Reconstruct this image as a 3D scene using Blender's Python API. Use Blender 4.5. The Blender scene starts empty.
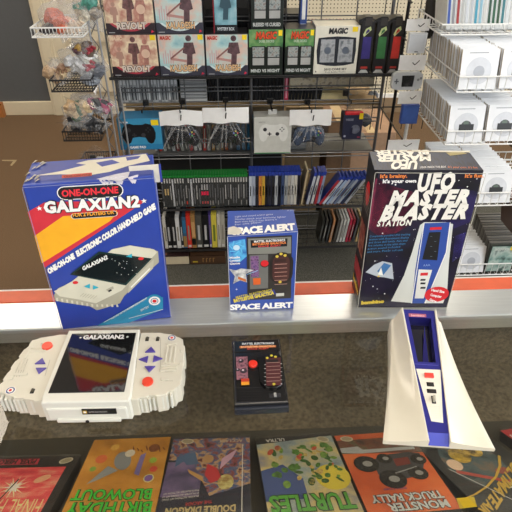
import bpy, bmesh, math, random
from math import sin, cos, radians, pi, hypot
from mathutils import Vector as V, Matrix, noise
random.seed(7)
COL = bpy.context.scene.collection
SC = bpy.context.scene

# ------------------------------------------------------------------ camera
F = 530.0; TH = radians(35); YA = radians(-2.6); CAM = V((0, 0, 1.5))
def ray(u, v):
    a = (u-256)/F; b = (256-v)/F
    y = cos(TH)+b*sin(TH); z = -sin(TH)+b*cos(TH)
    return V((a*cos(YA)-y*sin(YA), a*sin(YA)+y*cos(YA), z))
def onz(u, v, z):
    r = ray(u, v); return CAM+r*((z-CAM.z)/r.z)
def ony(u, v, y):
    r = ray(u, v); return CAM+r*(y/r.y)
def onp(u, v, o, n):
    r = ray(u, v); return CAM+r*((o-CAM).dot(n)/r.dot(n))
cd = bpy.data.cameras.new('camera'); cam = bpy.data.objects.new('camera', cd); COL.objects.link(cam)
cam.location = CAM; cam.rotation_euler = (radians(90)-TH, 0, YA)
cd.sensor_width = 36; cd.lens = F*36/512; cd.clip_start = .02
SC.camera = cam
SC.view_settings.view_transform = 'Standard'; SC.view_settings.look = 'None'
SC.view_settings.exposure = 0.35; SC.view_settings.gamma = 1

# ------------------------------------------------------------------ materials
def lin(h):
    c = [int(h[i:i+2], 16)/255 for i in (0, 2, 4)]
    return tuple(x/12.92 if x <= .04045 else ((x+.055)/1.055)**2.4 for x in c)+(1,)
MC = {}; BOOST = 1
def M(h, rough=.5, metal=0, var=.06, scale=40, bump=0, spec=.5, coat=0, cols=None, stretch=None):
    key = (h, rough, metal, var, scale, bump, spec, coat, cols, stretch, BOOST)
    if key in MC: return MC[key]
    m = bpy.data.materials.new('material_'+h); m.use_nodes = True; nt = m.node_tree; N = nt.nodes; L = nt.links
    b = N['Principled BSDF']; c = tuple(min(1, x*BOOST) for x in lin(h)[:3])+(1,)
    b.inputs['Base Color'].default_value = c; b.inputs['Roughness'].default_value = rough
    b.inputs['Metallic'].default_value = metal; b.inputs['Specular IOR Level'].default_value = spec
    b.inputs['Coat Weight'].default_value = coat; b.inputs['Coat Roughness'].default_value = .08
    if var or bump or cols:
        tc = N.new('ShaderNodeTexCoord'); nz = N.new('ShaderNodeTexNoise'); nz.inputs['Scale'].default_value = scale
        nz.inputs['Detail'].default_value = 4
        if stretch:
            mp = N.new('ShaderNodeMapping'); mp.inputs['Scale'].default_value = stretch
            L.new(tc.outputs['Object'], mp.inputs[0]); L.new(mp.outputs[0], nz.inputs['Vector'])
        else: L.new(tc.outputs['Object'], nz.inputs['Vector'])
        r = N.new('ShaderNodeValToRGB')
        L.new(nz.outputs['Fac'], r.inputs[0]); L.new(r.outputs[0], b.inputs['Base Color'])
        if cols:
            k = len(cols); e = r.color_ramp.elements
            while len(e) < k: e.new(.5)
            for i in range(k): e[i].position = .3+.4*i/(k-1); e[i].color = tuple(min(1, x*BOOST) for x in lin(cols[i])[:3])+(1,)
        else:
            r.color_ramp.elements[0].position = .3; r.color_ramp.elements[1].position = .7
            r.color_ramp.elements[0].color = tuple(x*(1-var) for x in c[:3])+(1,)
            r.color_ramp.elements[1].color = tuple(min(1, x*(1+var)) for x in c[:3])+(1,)
        if bump:
            bp = N.new('ShaderNodeBump'); bp.inputs['Strength'].default_value = bump; bp.inputs['Distance'].default_value = .004
            L.new(nz.outputs['Fac'], bp.inputs['Height']); L.new(bp.outputs[0], b.inputs['Normal'])
    MC[key] = m; return m
def clear(name, tint, alpha, rough=.05, colour='ffffff', ior=1.5):
    """thin clear film or pane: lets light through, Fresnel reflection on top, a little milky body"""
    m = bpy.data.materials.new(name); m.use_nodes = True; nt = m.node_tree; N = nt.nodes; L = nt.links
    N.remove(N['Principled BSDF']); out = N['Material Output']
    t = N.new('ShaderNodeBsdfTransparent'); t.inputs[0].default_value = lin(tint)
    g = N.new('ShaderNodeBsdfGlossy'); g.inputs['Roughness'].default_value = rough
    fr = N.new('ShaderNodeFresnel'); fr.inputs[0].default_value = ior
    ge = N.new('ShaderNodeNewGeometry'); iv = N.new('ShaderNodeMath'); iv.operation = 'SUBTRACT'; iv.inputs[0].default_value = 1
    L.new(ge.outputs['Backfacing'], iv.inputs[1]); mu = N.new('ShaderNodeMath'); mu.operation = 'MULTIPLY'   # entering side only: no false total reflection inside the thin pane
    L.new(fr.outputs[0], mu.inputs[0]); L.new(iv.outputs[0], mu.inputs[1])
    mx = N.new('ShaderNodeMixShader'); L.new(mu.outputs[0], mx.inputs[0]); L.new(t.outputs[0], mx.inputs[1]); L.new(g.outputs[0], mx.inputs[2])
    if alpha:
        d = N.new('ShaderNodeBsdfDiffuse'); d.inputs[0].default_value = lin(colour)
        m2 = N.new('ShaderNodeMixShader'); nz = N.new('ShaderNodeTexNoise'); nz.inputs['Scale'].default_value = 30
        mr = N.new('ShaderNodeMath'); mr.operation = 'MULTIPLY'; mr.inputs[1].default_value = alpha*2
        L.new(nz.outputs['Fac'], mr.inputs[0]); L.new(mr.outputs[0], m2.inputs[0])
        L.new(mx.outputs[0], m2.inputs[1]); L.new(d.outputs[0], m2.inputs[2]); L.new(m2.outputs[0], out.inputs[0])
    else: L.new(mx.outputs[0], out.inputs[0])
    return m
GLASS = clear('counter_glass', 'f6f4ee', 0, .01)
FILM = clear('plastic_film', 'fafafa', .02, .08, ior=1.3); FILM3 = clear('crease_highlight_film', 'ffffff', .15, .1); FILM2 = clear('cloudy_bag_film', 'f6f6f6', .13, .12)
SLEEVE = clear('clear_protector', 'fbfbfb', .02, .05)
def emis(h, s):
    m = bpy.data.materials.new('lamp_glow'); m.use_nodes = True; N = m.node_tree.nodes
    N.remove(N['Principled BSDF']); e = N.new('ShaderNodeEmission'); e.inputs[0].default_value = lin(h); e.inputs[1].default_value = s
    m.node_tree.links.new(e.outputs[0], N['Material Output'].inputs[0]); return m
def pegboard_mat():
    m = bpy.data.materials.new('pegboard'); m.use_nodes = True; nt = m.node_tree; N = nt.nodes; L = nt.links
    b = N['Principled BSDF']; b.inputs['Roughness'].default_value = .6
    tc = N.new('ShaderNodeTexCoord'); mp = N.new('ShaderNodeVectorMath'); mp.operation = 'SCALE'; mp.inputs['Scale'].default_value = 1/.0254
    fr = N.new('ShaderNodeVectorMath'); fr.operation = 'FRACTION'; sb = N.new('ShaderNodeVectorMath'); sb.operation = 'SUBTRACT'; sb.inputs[1].default_value = (.5, .5, .5)
    ml = N.new('ShaderNodeVectorMath'); ml.operation = 'MULTIPLY'; ml.inputs[1].default_value = (1, 0, 1)
    ln = N.new('ShaderNodeVectorMath'); ln.operation = 'LENGTH'; gt = N.new('ShaderNodeMath'); gt.operation = 'GREATER_THAN'; gt.inputs[1].default_value = .17
    mx = N.new('ShaderNodeMix'); mx.data_type = 'RGBA'; mx.inputs[6].default_value = lin('3c3324'); mx.inputs[7].default_value = lin('d2c8ae')
    L.new(tc.outputs['Object'], mp.inputs[0]); L.new(mp.outputs[0], fr.inputs[0]); L.new(fr.outputs[0], sb.inputs[0]); L.new(sb.outputs[0], ml.inputs[0])
    L.new(ml.outputs[0], ln.inputs[0]); L.new(ln.outputs['Value'], gt.inputs[0]); L.new(gt.outputs[0], mx.inputs[0]); L.new(mx.outputs[2], b.inputs['Base Color'])
    return m

# ------------------------------------------------------------------ mesh builder
class MB:
    def __init__(s): s.bm = bmesh.new(); s.mats = []
    def mi(s, m):
        if m not in s.mats: s.mats.append(m)
        return s.mats.index(m)
    def _fin(s, faces, m, mat=None):
        i = s.mi(m)
        for f in faces: f.material_index = i
    def box(s, x0, x1, y0, y1, z0, z1, m, bev=0, X=None):
        before = set(s.bm.faces)
        vs = [s.bm.verts.new((x, y, z)) for z in (z0, z1) for x, y in ((x0, y0), (x1, y0), (x1, y1), (x0, y1))]
        fs = [s.bm.faces.new([vs[i] for i in q]) for q in ((3, 2, 1, 0), (4, 5, 6, 7), (0, 1, 5, 4), (1, 2, 6, 5), (2, 3, 7, 6), (3, 0, 4, 7))]
        if X is not None:
            for v in vs: v.co = X @ v.co
        if bev:
            es = list({e for f in fs for e in f.edges})
            bmesh.ops.bevel(s.bm, geom=es, offset=bev, segments=2, affect='EDGES', profile=.5)
        s._fin([f for f in s.bm.faces if f not in before], m)
        return s
    def poly(s, pts, m):
        try: f = s.bm.faces.new([s.bm.verts.new(p) for p in pts]); f.material_index = s.mi(m)
        except ValueError: pass
        return s
    def prism(s, pts, z0, z1, m, bev=0, m2=None, X=None, top=0):
        """outline (x,y) counter-clockwise raised from z0 to z1; top = inset of the upper outline"""
        n = len(pts); before = set(s.bm.faces)
        cx = sum(p[0] for p in pts)/n; cy = sum(p[1] for p in pts)/n
        lo = [s.bm.verts.new((p[0], p[1], z0)) for p in pts]
        hi = [s.bm.verts.new((cx+(p[0]-cx)*(1-top), cy+(p[1]-cy)*(1-top), z1)) for p in pts]
        tf = s.bm.faces.new(hi); s.bm.faces.new(lo[::-1])
        for i in range(n): s.bm.faces.new((lo[i], lo[(i+1) % n], hi[(i+1) % n], hi[i]))
        if X is not None:
            for v in lo+hi: v.co = X @ v.co
        if bev: bmesh.ops.bevel(s.bm, geom=list(tf.edges), offset=bev, segments=3, affect='EDGES', profile=.5)
        s._fin([f for f in s.bm.faces if f not in before], m)
        return s
    def cyl(s, c, r, z0, z1, m, n=20, r2=None, bev=0, sy=1, X=None):
        r2 = r if r2 is None else r2
        pts = [(c[0]+r*cos(2*pi*i/n), c[1]+sy*r*sin(2*pi*i/n)) for i in range(n)]
        return s.prism(pts, z0, z1, m, bev, top=1-r2/r, X=X)
    def tube(s, pts, r, m, n=5, closed=False):
        pts = [V(p) for p in pts]; rings = []; k = len(pts); i0 = s.mi(m)
        for i, p in enumerate(pts):
            a = pts[i-1] if (i > 0 or closed) else p; b = pts[(i+1) % k] if (i < k-1 or closed) else p
            d = (b-a).normalized() if (b-a).length > 1e-9 else V((0, 0, 1))
            u = d.cross(V((0, 0, 1))) if abs(d.z) < .9 else d.cross(V((1, 0, 0))); u.normalize(); w = d.cross(u)
            rings.append([s.bm.verts.new(p+u*r*cos(2*pi*j/n)+w*r*sin(2*pi*j/n)) for j in range(n)])
        for i in range(k if closed else k-1):
            A = rings[i]; B = rings[(i+1) % k]
            for j in range(n):
                f = s.bm.faces.new((A[j], A[(j+1) % n], B[(j+1) % n], B[j])); f.material_index = i0
        if not closed:
            for R in (rings[0][::-1], rings[-1]): f = s.bm.faces.new(R); f.material_index = i0
        return s
    def blob(s, c, r, m, seed=0, amp=.3, sub=3, fr=3.0, rot=0):
        before = set(s.bm.faces)
        g = bmesh.ops.create_icosphere(s.bm, subdivisions=sub, radius=1)
        R = Matrix.Rotation(rot, 3, 'Y')
        for v in g['verts']:
            k = 1+amp*noise.noise(v.co*fr*.5+V((seed*7.3, seed, 1)))+amp*.5*noise.noise(v.co*fr*1.7+V((seed, 3, seed*2.1)))
            q = R @ V((v.co.x*r[0]*k, v.co.y*r[1]*k, v.co.z*r[2]*k)); v.co = V(c)+q
        s._fin([f for f in s.bm.faces if f not in before], m)
        return s
    def build(s, name, parent=None, world=False, smooth=False, kind=None, label=None):
        if world and parent is not None:
            Mi = parent.matrix_basis.inverted()
            if parent.parent: Mi = (parent.parent.matrix_basis @ parent.matrix_basis).inverted()
            for v in s.bm.verts: v.co = Mi @ v.co
        bmesh.ops.recalc_face_normals(s.bm, faces=s.bm.faces[:]) if not getattr(s, 'flat', 0) else None
        me = bpy.data.meshes.new(name); s.bm.to_mesh(me); s.bm.free()
        for m in s.mats: me.materials.append(m)
        if smooth:
            for p in me.polygons: p.use_smooth = True
        o = bpy.data.objects.new(name, me); COL.objects.link(o)
        if parent: o.parent = parent
        if kind: o['kind'] = kind
        if label: o['label'] = label
        return o
def tag(o, label, cat, group=None):
    o['label'] = label; o['category'] = cat
    if group: o['group'] = group
    return o
def thing(name, label, cat, loc=(0, 0, 0), rz=0, group=None, rot=None):
    o = bpy.data.objects.new(name, None); COL.objects.link(o); o.empty_display_size = .02
    o.location = loc; o.rotation_euler = rot or (0, 0, rz)
    o.matrix_basis = Matrix.Translation(V(loc)) @ o.rotation_euler.to_matrix().to_4x4()
    return tag(o, label, cat, group)
def struct(name, mb, **k):
    o = mb.build(name, **k); o['kind'] = 'structure'; return o
def copy_tree(o, parent=None, first=True):
    c = o.copy(); COL.objects.link(c)
    if parent: c.parent = parent
    for ch in list(o.children): copy_tree(ch, c, False)
    return c
# glyphs
GC = {}
CAPH = None
def glyph(t, bold=0.0, ls=1.0):
    k = (t, bold, ls)
    if k in GC: return GC[k]
    cu = bpy.data.curves.new('lettering', 'FONT'); cu.body = t; cu.size = 1; cu.offset = bold; cu.resolution_u = 2; cu.space_character = ls
    ob = bpy.data.objects.new('lettering', cu); COL.objects.link(ob)
    me = bpy.data.meshes.new_from_object(ob)
    vs = [v.co.copy() for v in me.vertices]; fs = [tuple(p.vertices) for p in me.polygons]
    bpy.data.objects.remove(ob); bpy.data.curves.remove(cu); bpy.data.meshes.remove(me)
    x0 = min(v.x for v in vs); x1 = max(v.x for v in vs)
    GC[k] = (vs, fs, x0, x1-x0); return GC[k]
g0 = glyph('H'); CAPH = max(v.y for v in g0[0])
class Art:
    """printed artwork on a flat face: o = a corner of the face, ux / uy its directions; thin stacked inks"""
    def __init__(s, o, ux, uy):
        s.o = V(o); s.ux = V(ux).normalized(); s.uy = V(uy).normalized(); s.n = s.ux.cross(s.uy).normalized(); s.mb = MB(); s.mb.flat = 1
        s.step = .00018; s.sb = 1.0
    def px(s, u, v):
        p = onp(u, v, s.o, s.n)-s.o; return (p.dot(s.ux), p.dot(s.uy))
    def P(s, a, b, l): return s.o+s.ux*a+s.uy*b*s.sb+s.n*(s.step*(l+1))
    def poly(s, pts, m, l=0, px=True):
        if px: pts = [s.px(*p) for p in pts]
        if len(pts) > 4:      # fill concave outlines properly
            bmv = [s.mb.bm.verts.new(s.P(p[0], p[1], l)) for p in pts]
            f = s.mb.bm.faces.new(bmv); i = s.mb.mi(m); before = set(s.mb.bm.faces)-{f}
            f.material_index = i; f.normal_update()
            bmesh.ops.triangulate(s.mb.bm, faces=[f])
            for g in set(s.mb.bm.faces)-before: g.material_index = i
        else: s.mb.poly([s.P(p[0], p[1], l) for p in pts], m)
        return s
    def disc(s, c, r, m, l=0, px=True, ry=None, n=24, a=0):
        c = s.px(*c) if px else c; ry = ry or r
        q = []
        for i in range(n):
            x = r*cos(2*pi*i/n); y = ry*sin(2*pi*i/n); q.append((c[0]+x*cos(a)-y*sin(a), c[1]+x*sin(a)+y*cos(a)))
        return s.poly(q, m, l, False)
    def star(s, c, r, m, l=0, px=True, k=5, inner=.4, a=pi/2):
        c = s.px(*c) if px else c
        return s.poly([(c[0]+(r if i % 2 == 0 else r*inner)*cos(a+pi*i/k), c[1]+(r if i % 2 == 0 else r*inner)*sin(a+pi*i/k)) for i in range(2*k)], m, l, False)
    def line(s, p, q, w, m, l=0, px=True):
        if px: p = s.px(*p); q = s.px(*q)
        d = V((q[0]-p[0], q[1]-p[1])); n = V((-d.y, d.x)).normalized()*w/2
        return s.poly([(p[0]-n.x, p[1]-n.y), (q[0]-n.x, q[1]-n.y), (q[0]+n.x, q[1]+n.y), (p[0]+n.x, p[1]+n.y)], m, l, False)
    def text(s, t, bl, br, tl, m, l=0, px=True, bold=0, ls=1.0):
        if px: bl = s.px(*bl); br = s.px(*br); tl = s.px(*tl)
        vs, fs, x0, w = glyph(t, bold, ls); dx = (br[0]-bl[0], br[1]-bl[1]); dy = (tl[0]-bl[0], tl[1]-bl[1])
        b = []
        for v in vs:
            a = (v.x-x0)/w; c = v.y/CAPH
            b.append(s.mb.bm.verts.new(s.P(bl[0]+dx[0]*a+dy[0]*c, bl[1]+dx[1]*a+dy[1]*c, l)))
        i = s.mb.mi(m)
        for f in fs:
            try: g = s.mb.bm.faces.new([b[j] for j in f]); g.material_index = i
            except ValueError: pass
        return s
    def pill(s, c, w, h, m, l=0, a=0, px=True):
        c = s.px(*c) if px else c; r = h/2; q = []
        for sgn, a0 in ((1, -pi/2), (-1, pi/2)):
            for i in range(9):
                t = a0+pi*i/8; x = sgn*(w/2-r)+r*cos(t); y = r*sin(t); q.append((c[0]+x*cos(a)-y*sin(a), c[1]+x*sin(a)+y*cos(a)))
        return s.poly(q, m, l, False)
    def build(s, name, parent, **k): return s.mb.build(name, parent, world=True, **k)

WHITE = M('ecebe6', .55); PAPER = M('f0efec', .7, var=.03); BLACK = M('121214', .4); INK = M('101014', .5)
WIRE = M('77787a', .35, .7, var=0); DWIRE = M('242426', .4, .5, var=0); WWIRE = M('e6e6e2', .4, var=0)
YEL = M('f2d31b', .5); RED = M('d3232c', .5); CREAM = M('d9cdb2', .5, var=.02)

# ------------------------------------------------------------------ setting
CARPET = M('6b5743', .95, var=.35, scale=260, bump=.6, spec=.1)
struct('floor', MB().box(-3.2, 4.2, -2.5, 4.2, -.05, 0, CARPET))
struct('wall_back', MB().box(-3.2, 4.2, 4.2, 4.3, 0, 2.9, M('585a5c', .8, var=.03)))
struct('wall_left', MB().box(-3.3, -3.2, -2.5, 4.3, 0, 2.9, M('585a5c', .8, var=.03)))
struct('ceiling', MB().box(-3.3, 4.2, -2.5, 4.3, 2.9, 2.96, M('d8d6d0', .9)))
b = MB().box(-3.2, -1.40, 4.175, 4.2, 0, .105, CREAM, .004); struct('baseboard_left', b)
b = MB().box(-1.42, -1.31, 4.165, 4.2, 0, 2.1, CREAM, .004); b.box(-1.40, -1.33, 4.155, 4.17, 0, 2.1, CREAM, .004); struct('trim_1', b)
b = MB().box(-1.31, -.25, 4.17, 4.2, 0, 2.1, CREAM)
for x0, x1 in ((-1.22, -.84), (-.74, -.36)):
    for z0, z1 in ((.15, .42), (.52, 1.0), (1.1, 1.9)):
        b.box(x0, x1, 4.16, 4.172, z0, z1, M('cfc2a6', .5, var=.02), .004); b.box(x0+.03, x1-.03, 4.15, 4.162, z0+.03, z1-.03, CREAM, .005)
struct('door_1', b)
struct('trim_2', MB().box(-1.86, -1.795, 4.13, 4.175, 0, .11, M('b0703a', .5)))
tag(MB().box(-.2, 3.6, 4.12, 4.17, .12, 2.4, pegboard_mat()).box(-.2, 3.6, 4.1, 4.17, .0, .12, M('8a7458', .6), .003).box(-.2, 3.6, 4.105, 4.135, .12, .15, WHITE).build('pegboard_panel'),
    'cream perforated pegboard panel standing behind the wire rack', 'pegboard')
PLAT = M('55544d', .95, var=.55, scale=240, bump=.6, spec=.1)
tag(MB().box(-.52, 2.2, 1.72, 3.0, 0, .03, PLAT, .004).build('display_platform'), 'low platform covered in dark grey carpet under the game rack', 'platform')
# worn tape mark on the carpet
t = MB(); a = onz(2, 160, .0); b_ = onz(16, 161, 0); c = onz(10, 166, 0); e = onz(12, 161.5, 0); z = V((0, 0, .001))
t.poly([a+z, onz(17, 160, 0)+z, onz(16, 161.5, 0)+z, onz(2, 161, 0)+z], M('a08f6c', .8)); t.poly([onz(13, 161.5, 0)+z, onz(16, 161.5, 0)+z, onz(12, 166, 0)+z, onz(10, 165.5, 0)+z], M('a08f6c', .8)); t.flat = 1
tag(t.build('tape_mark'), 'pale scrap of tape stuck on the brown carpet', 'tape')
for i, (x, y, s) in enumerate(((-1.95, 2.05, 1), (1.1, 3.5, 1), (-1.7, 3.45, 1), (-1.4, -.9, 1), (.6, -1.1, 1), (2.6, .9, 1))):  # panel near the cream door is added to brighten rail, wall and door
    n = thing('ceiling_light', ['recessed ceiling light panel over the brown carpet aisle', 'recessed ceiling light panel over the back of the rack', 'added light panel brightening the grey wall and cream door', 'recessed ceiling light panel behind and left of the counter', 'recessed ceiling light panel straight behind the counter', 'recessed ceiling light panel right of the counter'][i], 'ceiling light', (x, y, 2.9))
    fb = MB()
    for q in ((-.64, .64, -.34, -.3), (-.64, .64, .3, .34), (-.64, -.6, -.3, .3), (.6, .64, -.3, .3)): fb.box(*q, -.03, 0, WHITE)
    fb.build('frame', n); MB().box(-.6, .6, -.3, .3, -.02, -.004, emis('fff1dc', 11*s)).build('diffuser', n)
w = bpy.data.worlds.new('daylight'); SC.world = w; w.use_nodes = True
w.node_tree.nodes['Background'].inputs[0].default_value = lin('e9eef6'); w.node_tree.nodes['Background'].inputs[1].default_value = 1.0
sun = bpy.data.lights.new('shop_window_light', 'AREA'); sun.energy = 75; sun.shape = 'RECTANGLE'; sun.size = 2.4; sun.size_y = 1.6; sun.color = (.93, .97, 1)
so = bpy.data.objects.new('shop_window_light', sun); COL.objects.link(so); so.location = (3.4, -.6, 2.1)
so.rotation_euler = (V((.4, 1.6, .8))-so.location).to_track_quat('-Z', 'Y').to_euler()

# ------------------------------------------------------------------ glass counter
CT = .9
ctr = thing('display_counter', 'glass topped shop display counter with silver frame and orange back edge', 'counter', (0, .5, 0))
STEEL = M('ccd1d3', .30, .7, var=.05, scale=14, stretch=(1, 20, 20)); ORG = M('cf5a37', .45, var=.08)
MB().box(-1.3, 1.5, .09, .668, CT-.008, CT, GLASS).build('glass_top', ctr, world=True)
MB().box(-1.3, 1.5, .662, .732, CT-.03, CT+.0005, STEEL, .002).build('metal_frame', ctr, world=True)
MB().box(-1.3, 1.5, .732, .766, CT-.03, CT+.001, ORG, .002).box(-1.3, 1.5, .766, .772, CT-.03, CT-.001, M('d8d8d4', .4), .001).build('orange_edge', ctr, world=True)
DK = M('6c6455', .85, var=.4, scale=150)
MB().box(-1.3, 1.5, .10, .76, .70-.02, .70-.004, DK).box(-1.3, 1.5, .742, .765, 0, CT-.032, DK).box(-1.3, -1.28, .1, .76, 0, CT-.03, DK).box(1.48, 1.5, .1, .76, 0, CT-.03, DK).box(-1.28, 1.48, .10, .74, 0, .12, DK).build('cabinet_body', ctr, world=True)
SH = MB()
# sloped display ledge under the glass
s0 = (.60, .70-.003); s1 = (.36, .70+.095)
MB().prism([(0, 0), (.24, 0), (.24, .098), (0, 0.001)][:3], -1.27, 1.47, M('55534c', .8), X=Matrix(((0, 0, 1, 0), (-1, 0, 0, .60), (0, 1, 0, .6965), (0, 0, 0, 1)))).build('sloped_ledge', ctr, world=True)

# ------------------------------------------------------------------ game boxes under the glass
PZ = .42; slope = math.atan(PZ); PO = V((0, .575, .726)); PN = V((0, PZ, 1)).normalized()
GREY1 = M('9c978c', .5)
def cart(label, tl, tr, draw, side='1a1a1c'):
    """tl / tr: ends of the far edge; the printed title lies towards the viewer and reads upside down"""
    A = onp(*tl, PO, PN); B = onp(*tr, PO, PN); ux = (B-A).normalized(); uy = (PN.cross(ux)).normalized()   # uy points away from the viewer
    mid = (A+B)/2; W = .1285; H = .198; T = .02; global BOOST
    o = mid-ux*W/2-uy*H
    root = thing('boxed_game', label, 'game box', mid-uy*H*.5-PN*T)
    X = Matrix((( ux.x, uy.x, PN.x, o.x), (ux.y, uy.y, PN.y, o.y), (ux.z, uy.z, PN.z, o.z), (0, 0, 0, 1)))
    MB().box(0, W, 0, H, -T, 0, M(side, .5), .0006, X=X).build('carton', root, world=True)
    ar = Art(o, ux, uy); ar.sb = H/.154; BOOST = 1.6; draw(ar, W, .154); BOOST = 1; ar.build('cover_print', root)
    MB().box(-.0012, W+.0012, -.0012, H+.0012, -T-.001, .0028, SLEEVE, X=X).build('clear_sleeve', root, world=True)
def flipped(ar, W, H, t, x0, x1, y, h, m, l=3, bold=.0, sk=0, dy=0):
    """upside-down lettering; x0..x1 span in face units from the left, y top edge of letters from far edge"""
    ar.text(t, (x1, H-y-0, ), (x0, H-y-dy), (x1-sk, H-y-h), m, l, False, bold)
def seal(ar, x, y, a=0): ar.disc((x, y), .0105, M('c9c4ae', .35, .3), 4, False, ry=.006, a=a).disc((x, y), .0085, M('a49d84', .35, .3), 5, False, ry=.0045, a=a)
def d_ff(ar, W, H):
    ar.poly([(0, 0), (W, 0), (W, H), (0, H)], M('1d1b1c', .4), 0, False)
    ar.poly([(0, 0), (W-.013, 0), (W-.013, H-.022), (0, H-.022)], M('c9404a', .4, scale=30, cols=('b52c3c', 'd04a50', 'e8907a'), stretch=(1, 3, 1)), 1, False)
    ar.poly([(.0, H-.016), (.068, H-.016), (.066, H-.004), (0, H-.004)], M('b03042', .4), 1, False)
    ar.text('PIXEL HERO', (.063, H-.0055), (.004, H-.0055), (.063, H-.0145), INK, 3, False, .04)
    ar.star((.055, H-.060), .022, M('f4c9a0', .4), 2, False, 12, .25); ar.star((.055, H-.060), .013, M('fff0d4', .4), 3, False, 8, .4)
    ar.line((.055, H-.045), (.043, H-.098), .002, INK, 4, False)
    ar.disc((.09, H-.045), .012, M('e89a78', .4), 2, False, ry=.006, a=.5)
    ar.text('FINAL FANTASY', (W-.018, H-.082), (-.012, H-.079), (W-.016, H-.108), M('f0c48e', .4), 4, False, .0)
    seal(ar, W-.018, H-.010, .3)
def d_bb(ar, W, H):
    ar.poly([(0, 0), (W, 0), (W, H), (0, H)], M('b57c28', .4, scale=18, cols=('a06c22', 'bd842c', 'cf9c4a')), 0, False)
    g = M('3fbf3a', .4); dg = M('1e4a1a', .4)
    for t, y, h, x0, x1 in (('BLOWOUT', .108, .017, .004, .118), ('BIRTHDAY', .130, .018, .004, .122)):
        ar.text(t, (x1, H-y), (x0, H-y+.004), (x1, H-y-h), dg, 3, False, .06); ar.text(t, (x1, H-y), (x0, H-y+.004), (x1, H-y-h), g, 4, False, .02)
    # plain party shapes: bow, balloon, streamers
    ar.disc((.06, H-.05), .013, M('7d8288', .5), 2, False, ry=.02, a=.3).disc((.068, H-.035), .008, M('c8c2b4', .5), 3, False)
    ar.poly([(.04, H-.06), (.058, H-.07), (.03, H-.088), (.018, H-.094)], M('8a9096', .5), 2, False)
    ar.poly([(.086, H-.04), (.094, H-.035), (.092, H-.082), (.084, H-.078)], M('766ba8', .5), 2, False)
    for x, y, r, c in ((.025, .045, .009, 'c8653a'), (.108, .052, .006, '8fae3c'), (.112, .07, .006, 'c94a3a'), (.04, .02, .007, 'd8a24a'), (.018, .065, .005, '7aa040'), (.105, .025, .009, '7e4a28')):
        ar.disc((x, H-y), r, M(c, .5), 2, False)
    for k in range(8): ar.line((.07+.007*k, H-.02-.004*(k % 3)), (.074+.007*k, H-.034+.004*(k % 2)), .0018, M('6a3a20', .5), 2, False)
    ar.disc((.108, H-.088), .008, M('d9cf9a', .4), 4, False); ar.disc((.108, H-.088), .0062, M('7d5aa0', .4), 5, False)
def d_dd(ar, W, H):
    ar.poly([(0, 0), (W, 0), (W, H), (0, H)], M('2a2c3c', .4), 0, False)
    ar.poly([(.0, H-.055), (.055, H-.055), (.055, H-.12), (.0, H-.12)], M('6d6088', .4, scale=20, cols=('3a3c58', '6b5c86', '8b7a9c')), 1, False)
    ar.poly([(.0, H-.004), (W, H-.004), (W, H-.1), (.07, H-.12), (.04, H-.058), (0, H-.05)], M('7a5a52', .4, scale=70, cols=('2c2430', '8a4a48', '3c5a86', 'b8946a', '5a2c34')), 2, False)
    ar.poly([(.012, H-.045), (.028, H-.038), (.04, H-.035), (.048, H-.06), (.03, H-.062), (.024, H-.054), (.012, H-.066)], M('4a6488', .4), 3, False)
    ar.poly([(.062, H-.06), (.078, H-.07), (.086, H-.09), (.07, H-.098), (.06, H-.082)], M('b5333a', .4), 3, False)
    ar.poly([(.084, H-.05), (.108, H-.03), (.1, H-.05), (.082, H-.072)], M('b896b0', .4), 3, False)
    ar.disc((.062, H-.05), .009, M('a8845c', .4), 3, False); ar.disc((.092, H-.096), .012, M('c0a468', .4, scale=90, cols=('8a6c38', 'e0cc8a')), 3, False, ry=.014)
    ar.poly([(.032, H-.07), (.056, H-.084), (.06, H-.096), (.036, H-.078)], M('b89058', .4), 3, False)
    for k in range(3): ar.text('TWO PLAYER ACTION AT ONCE'[k*2:k*2+20], (.055, H-.108-.005*k), (.004, H-.114-.005*k), (.055, H-.111-.005*k), PAPER, 4, False, .01)
    ar.text('THE ARCADE', (.075, H-.127), (.038, H-.131), (.075, H-.132), M('b03a3a', .4), 4, False, .02)
    ar.text('DOUBLE DRAGON', (.108, H-.136), (.012, H-.139), (.108, H-.146), M('b8a878', .4), 4, False, .04)
    ar.text('ACCLAIM', (W-.012, H-.0085), (W-.05, H-.0085), (W-.012, H-.0145), M('b8a890', .4), 4, False, .02)
    seal(ar, .024, H-.010, -.1); ar.line((W-.012, H-.02), (W-.012, H-.16), .0012, M('c8c8c8', .4), 4, False)
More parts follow.
